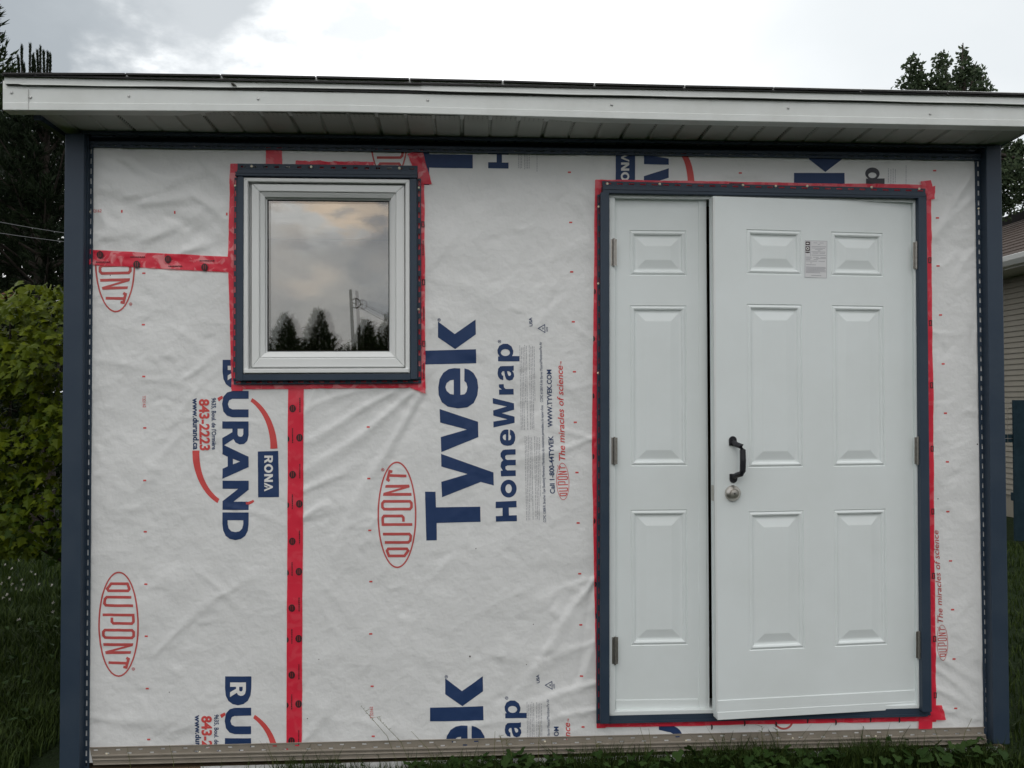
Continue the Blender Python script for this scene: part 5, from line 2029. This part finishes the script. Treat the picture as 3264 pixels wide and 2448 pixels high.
for px, y0 in ((96, 905), (150, 898), (178, 910), (120, 915), (40, 925), (12, 930)):     # young shoots standing out of the top
    p1, p0 = P(px, y0, BY), P(px - 6, y0 + 70, BY)
    mb = MB()
    mb.tube([p0, lerp(p0, p1, 0.6) + [0.006, 0, 0], p1], [0.003, 0.0022, 0.0015], 5)
    sh = mb.build('shoot', M_STALK, bush, tone=None)
    VV, FF, TT = [], [], []
    for k in range(6):
        V, Fc = leaf_mesh(0.034, r_)
        M_ = rot(r_.uniform(0, 6.28), r_.normal(-1.2, 0.4), 0)
        o0 = len(VV)
        VV.extend((np.array(V) @ M_.T + lerp(p0, p1, 0.25 + k * 0.14)).tolist())
        FF.extend([tuple(i + o0 for i in f) for f in Fc])
        TT.extend([float(r_.random())] * len(V))
    obj('shoot_leaves', VV, FF, M_LEAFRED if px < 60 else M_LEAF, sh, tone=TT, kind='stuff')

# --- broadleaf tree behind the right end
TY = 9.0
tb = P(3090, 1700, TY)
gz = float(ground_z(tb[0], TY))
tree = thing('broadleaf_tree', 'grey green broadleaf tree with its top showing over the right end of the roof', 'tree', (tb[0], TY, gz))
r_ = np.random.default_rng(51)
LOBES = [(2912, 215, 34, 45), (2900, 275, 48, 45), (2935, 262, 40, 40), (3000, 205, 34, 44), (2990, 262, 42, 44), (3070, 178, 20, 34), (3080, 225, 42, 42), (3060, 268, 56, 42), (3110, 245, 34, 44), (3135, 285, 40, 30),
         (3010, 330, 130, 60), (3090, 400, 130, 90), (3200, 500, 70, 60), (3225, 560, 70, 70), (3190, 640, 60, 70), (3280, 620, 60, 60), (3240, 480, 40, 40), (3300, 560, 60, 70), (2960, 420, 110, 80)]
C, Dv, Ln = [], [], []
mbb = MB()
trunk_top = P(3060, 420, TY)
for px, py, rx, ry in LOBES:
    c0 = P(px, py, TY + r_.normal(0, 0.25))
    kx = (TY + DIST) / F_PX
    n = int(rx * ry * (0.11 if py < 300 else 0.17)) + 40
    v = rand_dirs(n, r_) * (r_.random((n, 1)) ** 0.45)
    bump_ = 1 + 0.25 * np.sin(v[:, :1] * 9 + px) * np.cos(v[:, 2:] * 8)
    C.append(c0 + v * bump_ * np.array([rx * kx, 0.8 * (rx + ry) / 2 * kx, ry * kx]))
    d = rand_dirs(n, r_) + [0, 0, 0.35]
    Dv.append(d / np.linalg.norm(d, axis=1, keepdims=True))
    mbb.tube([trunk_top - [0, 0, 1.0], lerp(trunk_top, c0, 0.5), c0 + [0, 0, 0.2]], [0.07, 0.035, 0.008], 6)
C, Dv = np.concatenate(C), np.concatenate(Dv)
mb = MB()
mb.tube([(tb[0], TY, gz), (tb[0] + 0.05, TY, 1.6), trunk_top], [0.2, 0.15, 0.09], 10)
mb.build('trunk', M_BARK, tree, smooth=True)
mbb.build('limbs', M_BARK, tree, smooth=True, kind='stuff')
n = len(C)
diamonds('crown', C, Dv, rand_dirs(n, r_), r_.uniform(0.05, 0.09, n), r_.uniform(0.03, 0.055, n), M_BROAD, tree, r_.random(n), kind='stuff')

# --- neighbour's house
HA, HB = np.array([6.64, 14.0]), np.array([6.64, 8.0])
hd = (HB - HA) / np.linalg.norm(HB - HA)
hn = np.array([hd[1], -hd[0]])                      # towards the camera
if hn[1] > 0:
    hn = -hn
HLn = float(np.linalg.norm(HB - HA)) + 3.0
house = thing('neighbour_house', 'house with beige lap siding and brown shingle roof beyond the right corner post', 'house', (HA[0], HA[1], -0.05))


def hp(u, out_, z):
    q = HA + hd * u + hn * out_
    return np.array([q[0], q[1], z])


M_HSID = mat('beige_lap_siding', (0.19, 0.17, 0.13), 0.6, var=(6, 0.3, (0.155, 0.14, 0.105)))
M_HROOF = mat('brown_shingle', (0.055, 0.036, 0.026), 0.9, var=(30, 0.7, (0.035, 0.024, 0.018)), bump=(60, 0.5, 0.01))
M_GUT = mat('gutter_metal', (0.55, 0.55, 0.53), 0.4)
EZ = 2.90
mb = MB()
mb.hexa([hp(0, 0, EZ), hp(HLn, 0, EZ), hp(HLn, 0, -0.05), hp(0, 0, -0.05)], [hp(0, -5, EZ), hp(HLn, -5, EZ), hp(HLn, -5, -0.05), hp(0, -5, -0.05)])
wall = mb.build('wall', M_HSID, house)
z = 0.25
bd = None
while z < EZ - 0.05:
    if bd is None:
        mb = MB()
        mb.hexa([hp(0, 0.006, 0.066), hp(HLn, 0.006, 0.066), hp(HLn, 0.022, 0), hp(0, 0.022, 0)], [hp(0, 0.001, 0.066), hp(HLn, 0.001, 0.066), hp(HLn, 0.001, 0), hp(0, 0.001, 0)])
        bd = mb.build('siding_board', M_HSID, wall)
        bd.location = (0, 0, z)
    else:
        o_ = bd.copy()
        COL.objects.link(o_)
        o_.parent = wall
        o_.location = (0, 0, z)
    z += 0.066
OH = 0.45
mb = MB()
mb.hexa([hp(0, OH, EZ + 0.01), hp(HLn, OH, EZ + 0.01), hp(HLn, OH, EZ - 0.01), hp(0, OH, EZ - 0.01)], [hp(0, -0.1, EZ + 0.01), hp(HLn, -0.1, EZ + 0.01), hp(HLn, -0.1, EZ - 0.01), hp(0, -0.1, EZ - 0.01)])
mb.build('eave_soffit', M_GUT, house)
mb = MB()
pr = [(OH, 0.0), (OH + 0.07, 0.01), (OH + 0.11, 0.06), (OH + 0.12, 0.11), (OH + 0.10, 0.12), (OH, 0.12)]
V = [hp(0, a, EZ + c) for a, c in pr] + [hp(HLn, a, EZ + c) for a, c in pr]
n_ = len(pr)
mb.add(V, [(i, (i + 1) % n_, n_ + (i + 1) % n_, n_ + i) for i in range(n_)] + [tuple(range(n_ - 1, -1, -1)), tuple(range(n_, 2 * n_))])
mb.build('gutter', M_GUT, house)
mb = MB()
RR = 2.0
crs = 13
for k in range(crs):
    f0, f1 = k / crs, (k + 1) / crs
    o0, o1 = lerp(OH + 0.04, -RR, f0), lerp(OH + 0.04, -RR, f1)
    z0, z1 = lerp(EZ + 0.13, EZ + 1.30, f0), lerp(EZ + 0.13, EZ + 1.30, f1)
    mb.hexa([hp(0, o0, z0 + 0.012), hp(HLn, o0, z0 + 0.012), hp(HLn, o0, z0 - 0.01), hp(0, o0, z0 - 0.01)], [hp(0, o1, z1), hp(HLn, o1, z1), hp(HLn, o1, z1 - 0.02), hp(0, o1, z1 - 0.02)])
rf = mb.build('roof', M_HROOF, house)
mb = MB()
for k in range(3):
    zc = EZ + 1.27 + 0.055 * k
    mb.hexa([hp(0, -RR + 0.1 - 0.04 * k, zc + 0.05), hp(HLn, -RR + 0.1 - 0.04 * k, zc + 0.05), hp(HLn, -RR + 0.06 - 0.04 * k, zc), hp(0, -RR + 0.06 - 0.04 * k, zc)],
            [hp(0, -RR - 0.3, zc + 0.05), hp(HLn, -RR - 0.3, zc + 0.05), hp(HLn, -RR - 0.3, zc), hp(0, -RR - 0.3, zc)])
mb.build('ridge_cap', mat('dark_ridge', (0.028, 0.026, 0.028), 0.7), rf)
mb = MB()
mb.hexa([hp(0, -RR, EZ + 1.30), hp(HLn, -RR, EZ + 1.30), hp(HLn, -5, EZ), hp(0, -5, EZ)], [hp(0, -RR, EZ + 1.28), hp(HLn, -RR, EZ + 1.28), hp(HLn, -5, EZ - 0.02), hp(0, -5, EZ - 0.02)])
mb.build('back_slope', M_HROOF, rf)

# --- blue fence with a strip of wire mesh
FY = 4.75
fx0 = P(3229, 1400, FY)[0]
M_BLUE = mat('faded_blue_stain', (0.014, 0.030, 0.040), 0.9, spec=0.12, var=(9, 0.8, (0.010, 0.020, 0.027)), bump=(50, 0.5, 0.004))
fence = thing('board_fence', 'faded blue board fence in front of the beige house at the right edge', 'fence', (fx0, FY, 0.0))
for k in range(12):
    x0 = fx0 + k * 0.148
    mb = MB()
    mb.box((x0, FY - 0.01, 0.02), (x0 + 0.14, FY + 0.012, P(3245, 1276, FY)[2] + r_.normal(0, 0.006)))
    mb.build('board', M_BLUE, fence, bevel=0.003)
for z in (0.45, 1.02):
    mb = MB()
    mb.box((fx0 - (0.35 if z > 1 else 0.0), FY + 0.014, z - 0.04), (fx0 + 1.8, FY + 0.05, z + 0.04))
    mb.build('rail', M_BLUE, fence, bevel=0.003)
mb = MB()
for k in range(8):
    mb.tube([(fx0 - 0.5, FY, 1.02 + k * 0.05), (fx0 - 0.002, FY, 1.02 + k * 0.05)], 0.0018, 4)
for k in range(10):
    mb.tube([(fx0 - 0.5 + k * 0.05, FY + 0.004, 0.98), (fx0 - 0.5 + k * 0.05, FY + 0.004, 1.38)], 0.0018, 4)
mb.build('wire_mesh', M_STEEL, fence, kind='stuff')

# --- overhead wires at the left
for (y0, y1), lb in (((694, 735), 'upper of two pale wires crossing the dark pines at the left'), ((729, 763), 'lower of two pale wires crossing the dark pines at the left')):
    a, c = P(-500, y0 - (y1 - y0) * 2.5, 4.0), P(320, y1 + (y1 - y0) * 0.6, 4.6)
    mb = MB()
    pts = [lerp(a, c, k / 12) - np.array([0, 0, 0.04 * math.sin(math.pi * k / 12)]) for k in range(13)]
    mb.tube(pts, 0.0024, 6)
    o_ = mb.build('overhead_wire', mat('pale_cable', (0.16, 0.165, 0.17), 0.6) if 'pale_cable' not in MATS else MATS['pale_cable'])
    o_['label'], o_['category'], o_['group'] = lb, 'wire', 'overhead wires at the left'

# --- what stands behind the camera and shows mirrored in the window; then a cedar row added for shade
def behind(px, py, far):
    """point whose mirror image in the panes is seen at pixel (px, py), the image lying at depth far"""
    p = P(px, py, far)
    return np.array([p[0], 0.028 - p[1], p[2]])


for i, (px, py, far, rad, lb) in enumerate(((907, 1000, 27, 1.35, 'left one of the dark cedars mirrored in the window pane'), (1013, 982, 28, 1.45, 'tallest dark cedar mirrored near the middle of the window pane'),
                                           (1166, 1018, 26, 1.25, 'dark cedar mirrored in the window pane right of the leaning pole'), (1242, 990, 30, 1.3, 'cedar mirrored at the right edge of the window pane'),
                                           (1100, 1092, 33, 1.6, 'low distant cedar mirrored between the larger ones in the window pane'), (800, 1010, 31, 1.6, 'cedar hidden left of the ones mirrored in the window pane'),
                                           (970, 1098, 34, 1.7, 'low distant cedar mirrored left of the tallest one in the window pane'))):
    p = behind(px, py, far)
    g = -0.1
    cedar((p[0], p[1], g), p[2], rad, lb, 60 + i, n=6500 if i < 4 else 4000, group='cedars mirrored in the window', spray=0.16, wispy=1.9)
r_ = np.random.default_rng(77)
for k in range(30):                                   # cedars added out of view to shade the scene, wide of the mirrored view
    ang = R(lerp(186, 350, (k + 0.5 * r_.random()) / 30))
    if 241 < math.degrees(ang) < 284:
        continue
    rr = r_.uniform(17, 24)
    bxy = (rr * math.cos(ang), -DIST + rr * math.sin(ang))
    cedar((bxy[0], bxy[1], -0.1), r_.uniform(6.0, 8.5), r_.uniform(1.9, 2.5), 'unseen cedar added behind the camera to shade the scene', 90 + k, n=1000, group='unseen cedars added behind the camera for shade', spray=0.3, wispy=1.5)
M_POLE = mat('weathered_pole', (0.022, 0.019, 0.017), 0.9, var=(30, 0.5, (0.03, 0.026, 0.022)))
pt_, pb_ = behind(1117, 923, 40), behind(1126, 1100, 40)
dp = (pb_ - pt_) / (pb_[2] - pt_[2])
base = pt_ + dp * (-0.1 - pt_[2])
pole = thing('utility_pole', 'leaning wooden utility pole mirrored in the window pane', 'pole', base)
mb = MB()
mb.tube([base, pt_], [0.12, 0.075], 12)
mb.build('shaft', M_POLE, pole, smooth=True)
ic = behind(1134, 967, 40)
mb = MB()
mb.tube([ic + 0.24 * np.array([math.cos(a), 0, math.sin(a)]) for a in np.linspace(0, 2 * math.pi, 17)], 0.035, 6)
mb.tube([ic + [0, 0, -0.26], ic + [0, 0, 0.26]], 0.03, 6)
mb.build('insulator_ring', M_BLACK, pole)
mb = MB()
mb.tube([behind(1118, 967, 40), ic], 0.035, 6)
mb.build('bracket', M_BLACK, pole)
for i, (a, c) in enumerate((((1140, 962), (1420, 1052)), ((1140, 975), (1420, 1085)))):
    p, q = behind(*a, 40), behind(*c, 34)
    mb = MB()
    mb.tube([lerp(p, q, k / 10) - np.array([0, 0, 0.25 * math.sin(math.pi * k / 10)]) for k in range(11)], 0.016, 5)
    o_ = mb.build('overhead_wire', MATS['pale_cable'] if False else M_BLACK)
    o_['label'] = ('upper' if i == 0 else 'lower') + ' dark cable running from the pole mirrored in the window pane'
    o_['category'], o_['group'] = 'wire', 'cables of the mirrored pole'

# --- grass, clover and stalks
r_ = np.random.default_rng(81)


def blades(n, xr_, yr_, h, wd, seed, lean=0.45):
    r_ = np.random.default_rng(seed)
    x, y = r_.uniform(*xr_, n), r_.uniform(*yr_, n)
    return blades_at(x, y, h, wd, r_, lean)


def blades_at(x, y, h, wd, r_, lean=0.45):
    n = len(x)
    z = ground_z(x, y)
    clump = 0.6 + 0.6 * (np.sin(x * 7.3 + y * 3) * np.sin(y * 9.1 - x * 4) * 0.5 + 0.5)
    hh = r_.uniform(*h, n) * clump
    th = r_.uniform(0, 2 * math.pi, n)
    ld = np.stack([np.cos(th), np.sin(th), np.zeros(n)], 1)
    sd = np.stack([-np.sin(th), np.cos(th), np.zeros(n)], 1) * (wd * r_.uniform(0.6, 1.3, n))[:, None]
    b = np.stack([x, y, z - 0.005], 1)
    ln = r_.uniform(0.1, lean, n)[:, None] * hh[:, None] * 1.6
    mid = b + ld * ln * 0.35 + np.array([0, 0, 1.0]) * hh[:, None] * 0.6
    tip = b + ld * ln + np.array([0, 0, 1.0]) * hh[:, None]
    V = np.stack([b - sd, b + sd, mid + sd * 0.7, mid - sd * 0.7, tip], 1).reshape(-1, 3)
    i5 = np.arange(n)[:, None] * 5
    F4 = (i5 + [0, 1, 2, 3]).tolist()
    F3 = (i5 + [3, 2, 4]).tolist()
    return V, F4 + F3, np.repeat(r_.random(n), 5)


sets = [blades(26000, (-7.5, -1.8), (1.0, 8.0), (0.05, 0.12), 0.006, 7), blades(9000, (-2.7, -1.74), (-0.35, 1.3), (0.05, 0.12), 0.0035, 9), blades(260, (-1.0, 2.1), (-0.14, -0.04), (0.09, 0.17), 0.0018, 8, 0.7),
        blades(15000, (-2.4, 3.0), (-0.75, -0.035), (0.03, 0.075), 0.0022, 1),
        blades(12000, (-0.7, 2.1), (-0.16, -0.035), (0.04, 0.105), 0.0018, 2),
        blades(20000, (-4.0, -1.80), (-0.8, 3.5), (0.05, 0.11), 0.004, 3),
        blades(24000, (1.95, 5.4), (-0.8, 6.0), (0.04, 0.08), 0.0045, 4),
        blades(9000, (-6, 6), (-3.2, -0.7), (0.03, 0.07), 0.003, 5),
        blades(7000, (-12, -3), (2.5, 9), (0.06, 0.14), 0.008, 6)]
V, Fc, T = [], [], []
for v, f, t_ in sets:
    o0 = len(V)
    V.extend(v.tolist())
    Fc.extend([[i + o0 for i in q] for q in f])
    T.extend(t_.tolist())
g = obj('grass', V, Fc, M_GRASS, tone=T, kind='stuff')
g['label'] = 'short dark green lawn grass growing round the shed'


def clover(n, xr_, yr_, seed, dens):
    r_ = np.random.default_rng(seed)
    V, Fc, T = [], [], []
    while len(Fc) < n * 12:
        x, y = r_.uniform(*xr_), r_.uniform(*yr_)
        if r_.random() > dens(x):
            continue
        h = r_.uniform(0.02, 0.075)
        z = float(ground_z(x, y)) + h
        rad = r_.uniform(0.007, 0.013)
        tl = r_.normal(0, 0.35, 2)
        a0 = r_.uniform(0, 6.28)
        tn = r_.random()
        for k in range(3):
            a = a0 + k * 2.094
            c = np.array([x + math.cos(a) * rad * 0.95, y + math.sin(a) * rad * 0.95, 0])
            o0 = len(V)
            for j in range(6):
                b_ = a + j * 1.047
                p = c + np.array([math.cos(b_) * rad, math.sin(b_) * rad, 0])
                V.append((p[0], p[1], z + (p[0] - x) * tl[0] + (p[1] - y) * tl[1] + 0.002 * (j % 2)))
            T.extend([tn] * 6)
            Fc.extend([(o0, o0 + i, o0 + i + 1) for i in range(1, 5)])
        o0 = len(V)
        V.extend([(x - 0.0008, y, z - h), (x + 0.0008, y, z - h), (x, y, z)])
        T.extend([tn] * 3)
        Fc.append((o0, o0 + 1, o0 + 2))
    return V, Fc, T


V, Fc, T = clover(600, (-0.75, 2.05), (-0.22, -0.045), 5, lambda x: 0.25 + 0.75 * (0.5 + 0.5 * math.sin(x * 6.0 + 1.2)) ** 2)
V2, F2, T2 = clover(500, (-4.0, -1.85), (-0.5, 2.6), 6, lambda x: 0.7)
o0 = len(V)
V += V2
Fc += [tuple(i + o0 for i in f) for f in F2]
T += T2
g = obj('clover', V, Fc, M_CLOVER, tone=T, kind='stuff')
g['label'] = 'low clover and weeds growing along the foot of the shed'
# broad weed leaves in tufts
mbv, mbf, mbt = [], [], []
for px, py, n_, sz in ((1372, 2430, 9, 0.05), (1325, 2436, 7, 0.045), (1455, 2425, 26, 0.028), (1520, 2425, 30, 0.028), (1590, 2418, 24, 0.028), (1660, 2428, 18, 0.025), (1090, 2442, 10, 0.03), (1750, 2432, 16, 0.024), (2290, 2400, 14, 0.03),
                       (2400, 2405, 16, 0.03), (2800, 2372, 16, 0.034), (2840, 2368, 12, 0.036), (2760, 2390, 14, 0.028), (2600, 2405, 14, 0.024), (2100, 2415, 12, 0.026), (1960, 2425, 12, 0.026), (2990, 2385, 12, 0.026), (3080, 2380, 10, 0.026)):
    p = P(px, py, -0.06)
    for k in range(n_):
        V, Fc = leaf_mesh(sz * r_.uniform(0.7, 1.2), r_)
        M_ = rot(r_.uniform(0, 6.28), r_.normal(-1.0, 0.5), r_.normal(0, 0.4))
        o0 = len(mbv)
        mbv.extend((np.array(V) @ M_.T * 0.8 + p + [r_.normal(0, 0.05), r_.normal(-0.01, 0.02), r_.uniform(-0.04, 0.02)]).tolist())
        mbf.extend([tuple(i + o0 for i in f) for f in Fc])
        mbt.extend([float(r_.random())] * len(V))
g = obj('weeds', mbv, mbf, M_CLOVER, tone=mbt, kind='stuff')
g['label'] = 'small leafy weeds against the beige strip at the foot of the wall'
# white clover heads in the grass at the left
V, Fc = [], []
for px, py in ((60, 1785), (38, 1812), (100, 1822), (112, 1832), (30, 1842), (38, 1862), (75, 1862), (125, 1862), (52, 1875), (22, 1895), (68, 1880), (10, 1905), (32, 1910), (60, 1975), (170, 1920), (165, 1865), (168, 1950), (5, 1860), (70, 1848), (15, 1800)):
    yv = (EYE + 0.02) / ((py - CY) / F_PX - 0.021) - DIST
    p = P(px, py, yv)
    o0 = len(V)
    for k in range(14):
        d = rand_dirs(1, r_)[0]
        s_ = np.cross(d, [0.3, 0.2, 0.9])
        s_ = s_ / np.linalg.norm(s_) * 0.005
        q = p + d * 0.014
        V.extend([tuple(p - s_), tuple(p + s_), tuple(q)])
        o1 = len(V)
        Fc.append((o1 - 3, o1 - 2, o1 - 1))
g = obj('clover_blooms', V, Fc, M_FLOWER, kind='stuff')
g['label'] = 'white clover blooms dotted over the dark grass at the left'
# thin seed stalks standing in front of the wall
STALKS = ['tallest seed stalk, leaning left in front of the small red number', 'seed stalk leaning left, beside the tallest stalk', 'short stalk leaning left before the large navy letter e', 'seed stalk standing under the navy letters ap',
          'branched seed stalk right of the one under the letters ap', 'bare stalk left of the navy letters ap', 'bare upright stalk below the fine print and web address', 'short stalk between the web address and the red word ending',
          'short stalk at the left of the cropped letter e', 'bare stalk under the left corner of the narrow door', 'bare stalk beside the one under the narrow door', 'seeded stalk under the middle of the wide door', 'second seeded stalk under the wide door, right of the first',
          'long bare blade leaning right near the right corner post', 'blade leaning left below the red tape corner of the wide door', 'short seeded stalk below the left edge of the door frame', 'lone thin stalk at the far left of the beige strip',
          'thin stalk below the cropped phone number', 'thin stalk below the vertical red tape']
for i, (x0, y0, x1, y1, hd_) in enumerate(((1290, 2440, 1150, 2250, 1), (1330, 2440, 1200, 2285, 1), (1400, 2430, 1310, 2330, 0), (1610, 2425, 1595, 2345, 1), (1640, 2420, 1612, 2360, 1), (1575, 2425, 1578, 2330, 0), (1715, 2415, 1722, 2300, 0),
                                           (1765, 2420, 1758, 2360, 0), (1080, 2440, 1064, 2390, 0), (2065, 2420, 2040, 2318, 0), (2078, 2420, 2068, 2322, 0), (2430, 2390, 2429, 2315, 1), (2480, 2395, 2478, 2325, 1), (3060, 2370, 3098, 2290, 0),
                                           (3000, 2375, 2978, 2320, 0), (1900, 2425, 1905, 2370, 1), (420, 2445, 405, 2380, 0), (560, 2440, 540, 2375, 0), (880, 2440, 850, 2365, 0))):
    p0, p1 = P(x0, y0, -0.075), P(x1, y1, -0.06)
    p0[2] = float(ground_z(p0[0], p0[1]))
    pm = lerp(p0, p1, 0.55) + np.array([(p0[0] - p1[0]) * 0.15, 0, 0.015])
    mb = MB()
    mb.tube([p0, pm, p1], [0.0012, 0.001, 0.0006], 5)
    if hd_:
        for k in range(7):
            q = lerp(pm, p1, 0.5 + k * 0.08)
            d = np.array([r_.normal(0, 0.01), r_.normal(0, 0.004), r_.uniform(0.002, 0.012)])
            mb.tube([q, q + d], [0.001, 0.0004], 4)
    tn = [0.3 + 0.05 * (i % 8)] * len(mb.v)
    o_ = mb.build('grass_stalk', M_STALK, tone=tn)
    o_['label'] = STALKS[i]
    o_['category'], o_['group'] = 'grass stalk', 'thin grass stalks along the foot of the shed'
